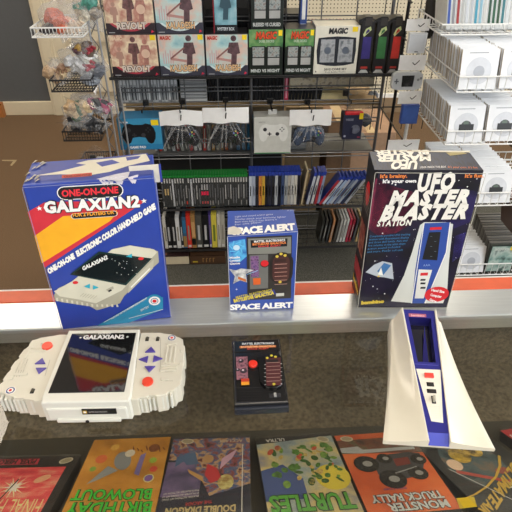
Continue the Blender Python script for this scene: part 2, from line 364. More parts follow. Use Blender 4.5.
def d_tm(ar, W, H):
    ar.poly([(0, 0), (W, 0), (W, H), (0, H)], M('8090a0', .4, scale=14, cols=('40557c', '8a9a9c', 'c6b478', '5a6c94')), 0, False)
    ar.poly([(0, H-.014), (W, H-.004), (W, H), (0, H)], M('1c1c20', .4), 1, False); ar.text('ULTRA', (.048, H-.003), (.016, H-.004), (.048, H-.0095), PAPER, 3, False, .03)
    ar.disc((.105, H-.09), .026, M('d8bc3e', .4), 1, False, ry=.024); ar.poly([(0, H-.07), (.035, H-.06), (.06, H-.09), (.06, H-.125), (0, H-.125)], M('3c4f86', .4), 1, False)
    # plain leafy green swirls stand in for the cover drawing
    rnd = random.Random(5)
    for k in range(70):
        x = .02+rnd.random()*.1; y = .025+rnd.random()*.075; c = rnd.choice(('4f7a34', '6a8f3c', '3d6230', '4f7a34', 'b8543a', 'c4a05c'))
        ar.disc((x, H-y), .002+rnd.random()*.006, M(c, .4, scale=260, var=.4), 2+k % 3, False, ry=.002+rnd.random()*.004, a=rnd.random()*3, n=14)
    seal(ar, W-.017, H-.012, -.35)
    for b_, c in ((.07, '1a2414'), (.03, '4f9a34')): ar.text('TURTLES', (W-.006, H-.121), (.004, H-.118), (W-.006, H-.146), M(c, .4), 6 if b_ < .05 else 5, False, b_)
def d_mt(ar, W, H):
    ar.poly([(0, 0), (W, 0), (W, H), (0, H)], M('c4572c', .4, scale=16, cols=('b04a26', 'c75c2e', 'd0703c')), 0, False)
    ar.poly([(0, H-.012), (W, H-.012), (W, H-.05), (0, H-.042)], M('5c3a34', .4, scale=40, cols=('38302c', '6a4030', '4a5a44')), 1, False)
    ar.poly([(0, H-.03), (.03, H-.028), (.036, H-.036), (.12, H-.036), (.12, H-.042), (.03, H-.044), (0, H-.04)], M('9aa0a4', .4), 2, False)
    body = M('37393c', .35); tyre = M('161412', .6)
    ar.poly([(.042, H-.06), (.062, H-.05), (.105, H-.048), (.122, H-.052), (.12, H-.07), (.105, H-.094), (.07, H-.1), (.04, H-.088)], body, 3, False)
    for x, y, r in ((.03, .066, .019), (.062, .058, .012), (.058, .098, .02), (.114, .064, .012), (.1, .09, .015)):
        ar.disc((x, H-y), r, tyre, 4, False, ry=r*.85); ar.disc((x+.002, H-y), r*.4, M('8a8c8c', .4), 5, False, ry=r*.3)
        for j in range(8): ar.line((x+r*.6*cos(j*.785), H-y+r*.5*sin(j*.785)), (x+r*.9*cos(j*.785), H-y+r*.75*sin(j*.785)), .0016, M('3a332c', .6), 5, False)
    ar.poly([(.075, H-.06), (.1, H-.058), (.098, H-.072), (.074, H-.075)], M('6c2c24', .4), 4, False); ar.line((.066, H-.088), (.104, H-.078), .002, M('8a8e90', .4), 5, False)
    ar.text('INTV CORP', (.07, H-.113), (.036, H-.113), (.07, H-.1165), M('4a3a7a', .4), 4, False, .02)
    for t, y in (('TRUCK RALLY', .124), ('MONSTER', .139)):
        for b_, c, l in ((.08, '23262a', 4), (.03, 'b8c0c4', 5)): ar.text(t, (.115, H-y), (.012 if y < .13 else .03, H-y), (.115, H-y-.0115), M(c, .4), l, False, b_)
    seal(ar, .018, H-.010, -.1)
def d_ua(ar, W, H):
    ar.poly([(0, 0), (W, 0), (W, H), (0, H)], M('26282a', .4, scale=20, var=.25), 0, False)
    ar.disc((.06, H-.05), .045, M('3a474c', .4, scale=40, cols=('1c2226', '40545c', '6a5c50')), 1, False, ry=.05)
    gd = M('b89a3a', .4)
    ar.disc((.028, H-.05), .011, M('c8b09c', .4), 3, False); ar.disc((.05, H-.035), .016, M('b89838', .4, scale=90, cols=('5a4a1c', 'd0b048')), 3, False); ar.disc((.078, H-.03), .014, M('a88c34', .4, scale=90, cols=('4a3c1c', 'd0b048')), 3, False)
    ar.line((.02, H-.062), (.09, H-.1), .006, M('a0443c', .4), 3, False); ar.disc((.088, H-.075), .012, M('8c4a44', .4), 3, False, ry=.006)
    ar.line((.012, H-.055), (.06, H-.13), .001, M('c8c8c8', .4), 5, False); ar.line((.06, H-.13), (.128, H-.07), .001, M('c8c8c8', .4), 5, False)
    ar.star((.078, H-.104), .010, M('d8d8d0', .4), 5, False, 4, .25)
    def q(u, v): a, b = ar.px(u, v); return (a, b/ar.sb)
    arc = [(499, 456), (500, 466), (496, 477), (487, 487), (475, 495), (462, 500)]
    for k in range(5): ar.line(q(*arc[k]), q(*arc[k+1]), .0035-.0004*k, gd, 4, False)
    ar.text('ULTIMATE', q(512, 462), q(488, 499), q(520, 471), gd, 5, False, .04); ar.text('AIR', q(487, 500), q(478, 510), q(495, 508), gd, 5, False, .04)
    ar.poly([q(456, 499), q(474, 497.5), q(477, 507.5), q(460, 509.5)], YEL, 6, False)
def d_rd(ar, W, H):
    ar.poly([(0, 0), (W, 0), (W, H), (0, H)], M('3a2c2c', .4, scale=30, var=.3), 0, False); ar.poly([(0, 0), (.022, 0), (.022, H), (0, H)], M('a5242c', .4), 1, False)
    ar.text('SPORTS', (.004, H-.012), (.004, H-.07), (.018, H-.012), PAPER, 3, False, .02); ar.poly([(.03, .02), (W-.01, .02), (W-.01, H-.01), (.03, H-.01)], M('8c8878', .35, scale=60, cols=('54504a', 'a8a490')), 2, False)
cart('boxed game with red cover and white starburst, leftmost under the glass', (-3, 458), (83, 456), d_ff)
cart('boxed game with orange cover and green upside-down title under the glass', (95.5, 440), (170, 437), d_bb, '8a5c20')
cart('boxed game with purple and red comic-style fight scene cover under the glass', (173, 438), (251, 436), d_dd)
cart('boxed game with green TURTLES title lettering and blue sky cover under the glass', (256, 439), (330, 434), d_tm)
cart('boxed game with orange monster truck cover under the glass', (334, 436), (408, 431), d_mt)
cart('boxed game with black cover, gold lettering and yellow price sticker under the glass', (413, 446), (486, 433), d_ua)
cart('boxed game with red spine at the right end under the glass', (495, 432), (566, 418), d_rd)

# ------------------------------------------------------------------ upright boxes on the counter
PB = M('2b3fa4', .38, var=.05)
# --- large blue carton with red and yellow stripes
yw = radians(7.0); W, H, D = .1763, .264, .075
gx = thing('toy_box', 'large torn blue toy carton with red and yellow stripe standing behind the grey console', 'toy box', (-.288, .6583, CT+.001), yw)
GB = M('26409c', .36); EDGE = M('d8d2c0', .7)
MB().box(0, W, 0, D, 0, H, GB, .0012).build('carton', gx)
uxg = V((cos(yw), sin(yw), 0)); og = V((-.288, .6583, CT+.001)); ng = V((sin(yw), -cos(yw), 0))
A = Art(og, uxg, (0, 0, 1)); A.o = og+ng*.0003
w_ = WHITE; gr = M('c92f3c', .38); yl = M('efab22', .38)
A.poly([(27.6, 212), (45, 202), (147, 200), (44.2, 268)], gr, 0)
A.poly([(34.5, 236), (63, 216), (118, 212), (110, 221), (42, 263)], yl, 1)
A.pill(A.px(90.5, 191.5), .0900, .0215, w_, 3, radians(-1), False).pill(A.px(90.5, 191.5), .0872, .0188, INK, 4, radians(-1), False)
A.text('ONE-ON-ONE', (62, 196.5), (118.5, 192.5), (61.2, 190.2), M('e2303c', .4), 5, bold=.04)
for b_, m_, l_ in ((.10, INK, 5), (.055, WHITE, 6)): A.text('GALAXIAN2', (44.5, 212.5), (140, 206), (43, 202), m_, l_, bold=b_, ls=1.1)
A.star((39.5, 208), .0042, w_, 7).star((144, 200.5), .0045, w_, 7)
A.pill(A.px(94.5, 214.4), .0650, .0092, w_, 7, radians(-1), False).pill(A.px(94.5, 214.4), .0632, .0078, INK, 8, radians(-1), False)
A.text('FOR 2 PLAYERS OR 1', (73, 216.3), (117, 213), (72.6, 213), M('f0a52a', .4), 9, bold=.03)
A.text('ONE-ON-ONE  ELECTRONIC COLOR HAND-HELD GAME', (49, 273.5), (156, 208), (47, 269.0), w_, 6, bold=.075)
# printed picture of the console
cr = M('cfccb8', .42); cr2 = M('a9a592', .42)
A.poly([(54, 295), (58, 288), (72, 282), (112, 250), (128, 246), (150, 248), (158, 251), (159, 262), (150, 270), (124, 296), (120, 303), (104, 308), (97, 310), (90, 306), (76, 304), (63, 302), (55, 300)], cr2, 3)
A.poly([(54, 291), (72, 281), (112, 249), (130, 245), (154, 249), (157, 252), (122, 290), (96, 303), (78, 299), (60, 296)], cr, 4)
for x in range(57, 118, 5): A.line((x, 297+min(7, (x-55)*.18)), (x+.6, 300.5+min(6, (x-55)*.16)), .0030, cr, 5)
A.poly([(70, 274), (99, 251), (152, 258), (126, 285)], M('16302f', .25), 6); A.poly([(73, 273.5), (100, 253), (149, 259), (125, 283)], M('0c1618', .2), 7)
A.text('GALAXIAN2', (83, 270), (108, 258), (82, 266.5), WHITE, 8, bold=.04)
rr = random.Random(2)
for k in range(18): A.disc((104+rr.random()*34, 258+rr.random()*16), .0006, WHITE, 8, n=6)
A.disc((75.5, 282), .0042, RED, 8, ry=.003).disc((141, 258), .0042, RED, 8, ry=.0028)
A.poly([(84, 286), (90, 283), (90, 288)], M('2aa6bd', .4), 8).poly([(93, 289), (93, 284.5), (99, 287)], M('2aa6bd', .4), 8).poly([(126, 256), (132, 253), (132, 257)], M('2aa6bd', .4), 8)
for k in range(6): A.line((80+k*2.6, 296+k*.5), (84+k*2.6, 292.5+k*.5), .0007, cr2, 8)
A.poly([(106, 289), (113, 285.5), (114, 288), (108, 291)], cr2, 8).poly([(108, 290), (111, 288.5), (112, 290), (109, 291.5)], INK, 9)
A.poly([(128, 293), (129, 284), (154, 258.5), (153, 268)], M('b9b6a2', .42), 5).line((131, 287), (150, 268), .0018, WHITE, 6)
A.poly([(97, 325.5), (147, 296.5), (163, 297), (163, 309), (129, 322.5)], M('2b86ad', .38), 3); A.line((104, 322), (147, 297.5), .0006, w_, 4); A.line((129, 318), (163, 309), .0008, w_, 4)
A.text('FOR ONE OR TWO PLAYERS AGES 8 AND UP', (112, 319), (147, 298.5), (111.5, 317.5), w_, 5); A.text('ENTEX', (141, 311), (149, 307), (140.6, 309), w_, 5)
for r, m_, l_ in ((.0135, M('2b86ad', .38), 4), (.0092, w_, 5), (.0062, M('1f5f92', .38), 6), (.0050, w_, 7), (.0034, RED, 8)): A.disc((154.5, 300.5), r, m_, l_)
for (u0, v0, u1, v1) in ((22.5, 188, 62, 329), (22.5, 187.2, 155, 177.4), (155.4, 178, 171, 317), (63, 329.5, 170.5, 318)): A.line((u0, v0), (u1, v1), .0008, M('8f95bc', .6), 9)
A.build('front_print', gx)
# worn top: white torn paper over blue, strip of black pill print along the fold
TP = Art(og+V((0, 0, H+.0004)), uxg, V((-uxg.y, uxg.x, 0)))
TP.poly([(30, 182), (47, 163.5), (148, 153), (152, 174)], M('3f4a94', .45), 0)
TP.poly([(34, 176), (60, 171.5), (86, 165), (76, 163.5), (88, 160.5), (118, 158), (146, 154), (150, 161), (128, 166), (110, 172), (92, 175), (60, 174.5)], EDGE, 1)
TP.poly([(96, 163), (112, 160), (120, 163), (102, 167)], M('4a529a', .5), 2).poly([(126, 157.5), (141, 156), (138, 159), (127, 161)], M('4a529a', .5), 2)
TP.poly([(62, 175.5), (92, 173), (92, 176.3), (62, 178.6)], M('c04534', .5), 3).text('ONE-ON-ONE', (64, 178), (91, 176), (64, 176.2), M('5a201c', .5), 4, bold=.02)
TP.poly([(96, 179.5), (116, 174.5), (130, 172), (128, 178), (121, 181.5)], M('c9c7cf', .6), 3)
TP.build('top_print', gx)
# raised tuck flap and loose side flap, torn corner shreds
MB().box(.0, W*.86, .04, .0412, H, H+.012, M('c9c2b4', .7), X=Matrix.Rotation(radians(6), 4, 'X')).build('tuck_flap', gx) if False else None
fl = MB(); fl.box(W-.034, W+.008, .020, .0212, H-.020, H+.008, EDGE); fl.box(W+.0078, W+.011, .0195, .0217, H-.020, H+.008, M('2f3f98', .5))
fl.build('side_flap', gx, label='opened cream side flap')
cs = MB(); rr = random.Random(4)
for k in range(14):
    x = rr.random()*.02-.003; y = rr.random()*D; cs.poly([(x, y, H+.0006), (x+.008, y+.003, H+.004), (x+.003, y+.01, H+.0012)], EDGE)
for k in range(10):
    x = W*.55+rr.random()*.05; cs.poly([(x, .0, H+.0008), (x+.012, .002, H+.003), (x+.006, -.0014, H-.009)], M('cfcad0', .6))
cs.flat = 1; cs.build('torn_edges', gx)

# --- small blue carton
os_ = V((-.0125, .6935, CT+.001)); W, H, D = .1095, .158, .068
sb = thing('toy_box', 'small blue toy carton showing a handheld game, standing mid counter', 'toy box', os_, 0)
SBM = M('3350a4', .4)
MB().box(0, W, 0, D, 0, H, SBM, .001).build('carton', sb)
A = Art(os_+V((0, -.0003, 0)), (1, 0, 0), (0, 0, 1))
A.poly([(229, 242), (245, 239), (247, 256), (240, 262), (229, 261)], M('3f8ad0', .4, scale=60, cols=('2a62b4', '5ab4e4', '3a7acc')), 0)
A.disc((236.5, 247.5), .0052, M('c8e4f4', .4), 2)
for k in range(7):
    t = k*.9; A.line((236.5+4*cos(t), 247.5+4*sin(t)), (236.5+8*cos(t+.8), 247.5+7*sin(t+.8)), .0018, M('66bfe8', .4), 1)
for k, s_ in enumerate(('Missile', 'Command', 'Game')): A.text(s_, (229.6, 258.6+k*3), (240, 257.8+k*3), (229.6, 256.6+k*3), PAPER, 3, bold=.03)
# printed handheld
A.poly([(246.5, 237), (292, 235), (291, 298), (247.5, 300)], M('34302f', .4), 2); A.poly([(248, 238.5), (291, 236.5), (291, 253), (248.5, 254)], M('8c8e86', .4, .3), 3)
A.poly([(250.5, 240), (287.5, 238), (287, 246), (251, 247.5)], INK, 4)
A.text('MATTEL ELECTRONICS', (254, 242.3), (285, 240.6), (254, 240.3), PAPER, 5, bold=.03); A.text('BATTLESTAR GALACTICA', (252.5, 245), (286, 243.2), (252.5, 242.9), M('e8894a', .4), 5, bold=.05); A.text('SPACE ALERT', (258, 247), (281, 245.8), (258, 245.5), M('d8484a', .4), 5, bold=.03)
A.poly([(249.5, 255), (268, 254), (268, 288), (250, 289)], M('6d6e6a', .4), 3); A.poly([(250.5, 256), (258.5, 255.5), (259, 276.5), (251, 277)], M('5c4468', .4, scale=200, cols=('2a2038', '8a6490', '4a3a6c')), 4)
A.poly([(253, 278), (260.5, 277.5), (260.5, 284), (253.5, 284.5)], M('d8642c', .4), 5)
A.disc((264.6, 263.5), .0072, M('40201c', .4), 4).disc((264.6, 263), .0062, RED, 5)
A.pill(A.px(281.3, 268), .064, .038, M('26211f', .4), 4, radians(90), False); A.pill(A.px(281, 268.5), .056, .028, M('4a2c2a', .4), 5, radians(90), False)
for k in range(6): A.line((274.5, 264+k*4), (287, 263.4+k*4), .0008, M('cfa090', .4), 6); 
for u, v in ((277, 256), (281, 253.5), (285, 255), (280, 281.5)): A.disc((u, v), .0026, M('dcc04a', .4), 6, n=12)
A.poly([(274.5, 259), (286, 258.5), (286, 261.5), (274.5, 262)], M('3a2422', .4), 6); A.poly([(276, 293), (284, 292.5), (284, 295.5), (276, 296)], M('c8c8c0', .4), 5)
A.poly([(232.5, 298), (274, 289), (276, 293.5), (233, 302.5)], M('3c3f8c', .4), 5); A.text('MATTEL ELECTRONICS', (236, 298), (272, 290.3), (235.6, 296), M('d9c94a', .4), 6, bold=.02); A.text('BATTLESTAR GALACTICA', (234, 302), (274, 293.5), (233.4, 299), M('e6d23c', .4), 6, bold=.06)
A.poly([(229, 268.5), (236, 270), (241, 268), (254, 269.5), (246, 273.5), (247, 282), (240, 280), (233, 283.5), (235, 276)], M('c4c6c2', .4, scale=120, cols=('7c808a', 'e4e4de')), 5)
A.poly([(238, 276), (246, 279), (246, 281.5), (238, 278.5)], M('c8703a', .4), 6); A.line((247, 274), (258, 270), .001, M('8ac4e8', .4), 6); A.star((236.5, 289), .002, PAPER, 4, k=4, inner=.3)
for b_, m_, l_ in ((.05, PAPER, 6),): A.text('SPACE ALERT', (230, 309.5), (292.5, 306.8), (229.8, 304.5), m_, l_, bold=b_, ls=.95)
for (u0, v0, u1, v1) in ((227.4, 236.5, 230.3, 311), (227.5, 235.9, 297.7, 231), (297.6, 232, 293.5, 308.5)): A.line((u0, v0), (u1, v1), .0009, M('c5c8d4', .6), 8)
A.build('front_print', sb)
A = Art(os_+V((0, 0, H+.0004)), (1, 0, 0), (0, 1, 0))
A.text('SPACE ALERT', (232, 235.0), (295.5, 229.8), (232.2, 228.8), PAPER, 2, bold=.06, ls=.95)
A.poly([(227.5, 235), (228, 228), (234, 226.5), (240, 229), (243, 233.5), (236, 234.8)], M('c9c5b8', .6), 3)
for k, (s_, u1) in enumerate((('Light and sound action game', 273), ('Missiles attack your battlestar fighter', 286), ('Blast them before they destroy it', 277), ('For one player', 262))): A.text(s_, (235, 217.6+k*2.7), (u1, 215+k*2.6), (235, 216.1+k*2.7), M('ccd0e0', .5), 1, bold=.0)
A.text('60-2159', (287, 211.2), (295, 210.8), (287, 210.2), M('ccd0e0', .5), 1)
A.build('top_print', sb)

# --- tall black carton
ou = V((.2075, .6905, CT+.001)); W, H, D = .1545, .260, .068; yw = radians(-2.2)
ub = thing('toy_box', 'tall black toy carton with star field and white slanted title, right end of counter', 'toy box', ou, yw)
UK = M('16141f', .38)
MB().box(0, W, 0, D, 0, H, UK, .001).build('carton', ub)
ux = V((cos(yw), sin(yw), 0)); nu = V((sin(yw), -cos(yw), 0)); ub_y = V((-ux.y, ux.x, 0))
A = Art(ou+nu*.0003, ux, (0, 0, 1))
SPC = M('2a1a30', .38, scale=14, cols=('0a0a10', '0f0e18', '15132a', '1c1630', '0c0c14'))
A.poly([(.0015, .0015), (W-.0015, .0015), (W-.0015, H-.0015), (.0015, H-.0015)], SPC, 0, False)
MG = M('4c1a30', .38, scale=22, cols=('14101c', '3c162c', '7a2440', '5a1c38', '1c1426'))
A.poly([(376, 178), (392, 186), (414, 192), (412, 224), (396, 233), (378, 236), (367.5, 228), (373, 190)], MG, 0).poly([(352+106, 186), (478, 192), (470, 222), (450, 230), (440, 222)], M('24204c', .38, scale=20, cols=('12101e', '2c2458', '1a1838')), 0).poly([(455, 236), (466, 232), (461, 256), (452, 262)], M('343068', .38, scale=20, cols=('12101e', '403880', '1a1838')), 0)
rr = random.Random(9)
for k in range(110): A.disc((.004+rr.random()*(W-.008), .02+rr.random()*(H-.03)), .0003+rr.random()**3*.0011, PAPER, 1, False, n=6)
cb = M('e9e6dc', .45)
for s_, bl, br, tl in (('UFO', (416, 190.5), (453, 189), (419.5, 174.5)), ('MASTER', (388.5, 205), (468, 203.5), (393.5, 191.5)), ('BLASTER', (379.5, 219.5), (466, 217.5), (385.5, 206)), ('STATION', (376.5, 226), (410.5, 225), (378, 220.5))):
    for b_, m_, l_ in ((.09 if s_ != 'STATION' else .07, INK, 3), (.062 if s_ != 'STATION' else .04, cb, 4)): A.text(s_, bl, br, tl, m_, l_, bold=b_, ls=1.2)
o_ = M('e2803c', .45)
A.text("It's brainy.", (380, 177.8), (407, 177.2), (380.2, 174.4), o_, 4, bold=.04); A.text("It's your own", (382.5, 182.8), (416, 182.2), (382.8, 179.4), PAPER, 4, bold=.04); A.text("It's fun.", (464.5, 177.3), (483.5, 177), (465, 174), o_, 4, bold=.04)
bl_ = M('3f86b8', .45)
for k, (s_, u1) in enumerate((('Completely portable UFO tracking', 410), ('station with fluorescent display', 409), ('and three skill levels. Aim and', 407.5), ('fire missiles at the alien ships', 406), ('action sound included', 401), ('and more. Power cell unit', 404))):
    A.text(s_, (369.5-k*.5, 237+k*3.1), (u1-k*.3, 234.8+k*3.1), (369.7-k*.5, 235.2+k*3.1), bl_, 4, bold=.0)
# printed console
A.poly([(424, 222), (420, 225), (412, 252), (404, 275), (391, 301), (415, 303), (443, 303), (447, 292), (449, 260), (453, 224), (446, 222)], M('cfd2cc', .4, scale=10, stretch=(1, 1, .3), var=.1), 2)
A.poly([(421, 225), (425, 222), (418, 303), (404, 303)][:2]+[(413, 302.5), (410, 302.5)], M('7fa6c4', .4), 3) if False else None
A.poly([(424, 223), (450, 222), (446, 252), (424, 303), (412, 303), (415, 270), (419, 245)], M('2d4c9c', .4), 3)
A.line((424, 223), (411.5, 303), .0012, PAPER, 4); A.line((450, 222), (446, 252), .0012, PAPER, 4); A.line((446, 252), (425, 303), .0012, PAPER, 4)
A.poly([(430, 227), (441.5, 226.5), (441.3, 229.2), (429.6, 229.6)], RED, 5); A.poly([(429, 232), (440.5, 231.5), (437, 260), (422, 259)], INK, 5)
for k in range(5): A.line((430+(k % 2)*4, 236+k*5), (432+(k % 2)*4, 236+k*5), .0008, M('6a7a8a', .4), 6)
A.text('AAA', (423, 266), (430, 265.6), (423, 264), M('9ab0d8', .4), 5)
A.poly([(418.5, 269), (432, 269.5), (423.5, 298), (414.5, 298)], M('dfe0da', .4), 5); A.poly([(420.5, 272.5), (428, 272), (427.5, 275), (420, 275.3)], RED, 6)
for v in (278.5, 282, 286.5): A.poly([(420.5, v), (425.5, v), (425, v+1.8), (420, v+1.8)], INK, 6)
A.poly([(365.5, 272), (374, 264.5), (382.5, 261), (392, 263), (393.5, 279), (384, 277), (378, 276.5), (371, 274)], M('b4bcc4', .4), 3); A.poly([(377, 271), (384, 262.5), (391, 265), (383, 275)], M('3c6ea4', .4), 4); A.poly([(378, 274), (381, 267), (383, 275)], M('e8e8e0', .4), 5); A.disc((378.5, 275.8), .0018, M('e8c83c', .4), 6)
A.text('bambino', (361, 304), (384, 302.3), (361.3, 301), M('cdb43c', .4), 4, bold=.07)
A.disc((436.5, 294), .0205, RED, 5, ry=.0165)
for k, (s_, a_, b2) in enumerate((('Hand Size', 430, 444), ('Computer', 429, 441), ('Game', 428, 436))): A.text(s_, (a_+1, 290.5+k*4.8), (b2, 292.6+k*4.8), (a_+1.6, 288.2+k*4.8), PAPER, 6, bold=.04)
for (u0, v0, u1, v1) in ((375, 172.4, 357.6, 307.5), (375.4, 172.2, 485.5, 173.2), (485.4, 174, 446.4, 307.2), (357.6, 307.4, 446.4, 307.5)): A.line((u0, v0), (u1, v1), .0009, M('b8b4a8', .7), 7)
A.build('front_print', ub)
A = Art(ou+V((0, 0, H+.0004)), ux, ub_y)
A.poly([(374.5, 170), (369.5, 152), (470, 153), (483, 170)], M('1a2236', .4, scale=30, cols=('10121c', '1c2a4a', '12141c'), stretch=(6, 1, 1)), 0)
for s_, bl, br, tl in (('UFO', (418, 161.2), (392, 161.6), (416.5, 168.8)), ('MASTER', (430.5, 154.8), (376, 155.8), (430.8, 160.8)), ('BLASTER', (428, 150.5), (374, 151), (429.5, 154.6))): A.text(s_, bl, br, tl, cb, 2, bold=.055)
A.text('LOOK INSIDE THIS BOX', (420, 168.5), (446, 168), (420, 166.6), PAPER, 2); A.text("It's your own. It's fun.", (448, 168.2), (478, 168.8), (448, 166.2), o_, 2)
A.poly([(376, 151.2), (430, 152.4), (470, 152.8), (470, 151.4), (425, 151)], EDGE, 3); A.poly([(446, 153), (462, 152), (467, 154), (450, 156)], M('a89a6a', .5), 2)
A.build('top_print', ub)
# left side panel print
A = Art(ou-ux*.0004, -ub_y, (0, 0, 1)); A.o = ou+ub_y*D-ux*.0003
A.disc((D*.45, H*.78), .014, RED, 1, False, ry=.02); A.poly([(.01, .09), (.05, .09), (.05, .15), (.01, .15)], M('5c2c2c', .4, scale=60, cols=('241414', '8c3c34', 'c0a884')), 1, False)
A.text('bambino', (.008, .02), (D-.008, .02), (.008, .032), M('cdb43c', .4), 2, False, .05); A.poly([(.004, .04), (D-.006, .04), (D-.006, .07), (.004, .07)], M('9c2a34', .4), 1, False)
for k in range(6): A.line((.012, .175+.006*k), (D-.015, .175+.006*k), .002, M('8c8478', .4), 2, False)
A.build('side_print', ub)

# ------------------------------------------------------------------ grey two-player console
HZ = .036
rg = thing('handheld_console', 'wide grey two-player electronic game console with black screen lying on the counter', 'handheld game', (-.2065, .5475, CT+.0005), radians(-1.3))
GCM = M('cfcbbc', .42, var=.02); GCL = M('d6d6cd', .4, var=.02)
m = MB(); m.prism([(-.0560, -.072), (.0600, -.072), (.0620, -.063), (.0530, .0680), (-.0565, .0680), (-.0580, -.063)], .0, HZ+.001, GCL, .0025)
m.box(-.052, .056, -.0745, -.070, .002, HZ-.010, GCL, .002)
m.box(-.040, .046, -.0775, -.073, .001, .007, GCL, .001)
m.build('body', rg, smooth=False)
def wing(sgn, pts, nm):
    q = MB(); q.prism(pts if sgn > 0 else pts, 0, HZ-.003, GCM, .0016)
    return q
L_ = [(-.055, -.056), (-.055, .063), (-.070, .063), (-.072, .060), (-.083, .060), (-.085, .057), (-.097, .057), (-.099, .052), (-.108, .052), (-.110, .044), (-.107, .038), (-.114, .032), (-.117, .018), (-.112, .014), (-.119, .008), (-.121, -.004), (-.117, -.008), (-.122, -.014), (-.124, -.026), (-.119, -.030), (-.126, -.036), (-.127, -.046), (-.118, -.050), (-.112, -.050), (-.109, -.055), (-.099, -.055), (-.097, -.059), (-.084, -.059), (-.082, -.062), (-.070, -.062), (-.068, -.066), (-.056, -.066)]
q = MB(); q.prism(L_[::-1], .0, HZ-.003, GCM, .0014)
for k in range(10):
    y = -.0515-.0003*k; x = -.118+.006*k; q.box(x, x+.0034, -.058-.0006*k, -.040, .004, HZ-.008, GCL, .0006)
for x, y, x1, y1 in ((-.112, -.02, -.092, -.016), (-.104, .025, -.08, .029), (-.104, .033, -.08, .036), (-.092, .042, -.078, .046), (-.108, .012, -.104, .03), (-.116, -.028, -.110, -.022)): q.box(x, x1, y, y1, HZ-.005, HZ-.0015, GCM, .0006)
for k in range(4): q.box(-.112+.004*k, -.1105+.004*k, -.010, .012, HZ-.005, HZ-.002, GCM, 0, X=Matrix.Rotation(radians(0), 4, 'Z'))
q.build('left_grip', rg)
R_ = [(.055, -.066), (.070, -.066), (.072, -.062), (.082, -.062), (.084, -.058), (.093, -.058), (.095, -.061), (.108, -.058), (.110, -.052), (.118, -.052), (.120, -.045), (.126, -.042), (.127, -.028), (.124, -.026), (.124, -.018), (.1265, -.015), (.1265, .002), (.123, .005), (.123, .016), (.126, .019), (.125, .034), (.121, .037), (.121, .048), (.116, .052), (.108, .056), (.104, .056), (.102, .060), (.088, .060), (.086, .064), (.055, .064)]
q = MB(); q.prism(R_, .0, HZ-.003, GCM, .0014)
for k in range(9): x = .066+.0058*k; q.box(x, x+.0026, -.0655+.001*k, -.045, .003, HZ-.008, GCL, .0006)
for x, y, x1, y1 in ((.094, -.012, .118, -.009), (.094, -.007, .118, -.004), (.094, -.017, .118, -.014), (.098, .0, .101, .032), (.104, .0, .107, .032), (.110, .0, .113, .032), (.098, .036, .112, .040), (.098, -.034, .108, -.030), (.120, .02, .122, .024), (.120, -.004, .122, 0)): q.box(x, x1, y, y1, HZ-.005, HZ-.0015, GCM, .0006)
q.build('right_grip', rg)
sc = MB(); sc.prism([(-.0510, -.0565), (.0515, -.0565), (.0490, .0590), (-.0490, .0590)], HZ-.002, HZ+.0022, M('0a0a0c', .05, coat=1, var=0, spec=.9), .001); sc.build('screen', rg)
zr = Matrix.Rotation(radians(-1.3), 3, 'Z')
oo = V((-.2065, .5475, CT+.0005)); uxx = zr @ V((1, 0, 0)); uyy = zr @ V((0, 1, 0))
def loc(x, y): return oo+uxx*x+uyy*y
A = Art(oo+V((0, 0, HZ+.0023)), uxx, uyy)
A.text('GALAXIAN2', (-.029, .0455), (.033, .0455), (-.0295, .0535), M('d8d8d8', .4), 1, False, .05); A.text('ENTEX', (-.008, .0555), (.012, .0555), (-.008, .0578), M('c8c8c8', .4), 1, False, .02); A.star((-.033, .049), .0025, M('d8d8d8', .4), 1, False); A.star((.0375, .049), .0025, M('d8d8d8', .4), 1, False)
A.build('screen_print', rg)
pur = M('4a3c94', .4); rb = M('e0452e', .35)
def tri(x, y, r, a): return [(x+r*cos(a+k*2*pi/3)*(1.0), y+r*sin(a+k*2*pi/3)*.85) for k in range(3)]
zt = HZ-.003
for (u, v) in ((47, 345.3), (147.5, 381)):
    p = onz(u, v, CT+HZ); lx = (p-oo).dot(uxx); ly = (p-oo).dot(uyy)
    MB().cyl((lx, ly), .0080, zt-.001, zt+.003, rb, 24, r2=.0074).build('fire_button', rg, smooth=False)
for (u, v, a) in ((40.7, 361.2, pi/2), (40, 369.2, -pi/2), (150.5, 349.7, pi/2), (144.6, 358.6, pi), (156.3, 358, 0), (149.5, 367.6, -pi/2)):
    p = onz(u, v, CT+HZ); lx = (p-oo).dot(uxx); ly = (p-oo).dot(uyy)
    MB().prism(tri(lx, ly, .0088, a), zt-.001, zt+.0022, pur, .0004).build('direction_button', rg)
for (u, v) in ((32, 390), (147, 338), (157.5, 338)):
    p = onz(u, v, CT+HZ); lx = (p-oo).dot(uxx); ly = (p-oo).dot(uyy)
    MB().box(lx-.0026, lx+.0026, ly-.004, ly+.004, zt-.0005, zt+.0006, INK, .0003).box(lx-.0012, lx+.0016, ly-.002, ly+.003, zt, zt+.003, M('4a4436', .5), .0005).build('slide_switch', rg)
A = Art(oo+V((0, 0, zt+.0002)), uxx, uyy)
for (u, v) in ((10.5, 390.5), (171.8, 338)):
    for r, m_, l_ in ((.0066, WHITE, 0), (.0058, M('2a3f7a', .4), 1), (.0040, WHITE, 2), (.0022, RED, 3)): A.disc((u, v), r, m_, l_)
for (u0, v0, u1, v1) in ((14, 377, 21, 359), (16.5, 377, 23, 360), (19, 377, 25.5, 360), (22, 375, 28, 359), (45, 376, 50, 360), (160.5, 372, 160.5, 338), (136, 368, 138, 334), (165, 372, 173, 372), (165, 381, 173, 381)): A.line((u0, v0), (u1, v1), .0005, M('8a8678', .5), 1)
A.build('grip_print', rg)
lp = MB(); lp.box(-.004, .042, -.0757, -.0740, .0155, .0255, INK, .0003); lp.build('nameplate', rg)
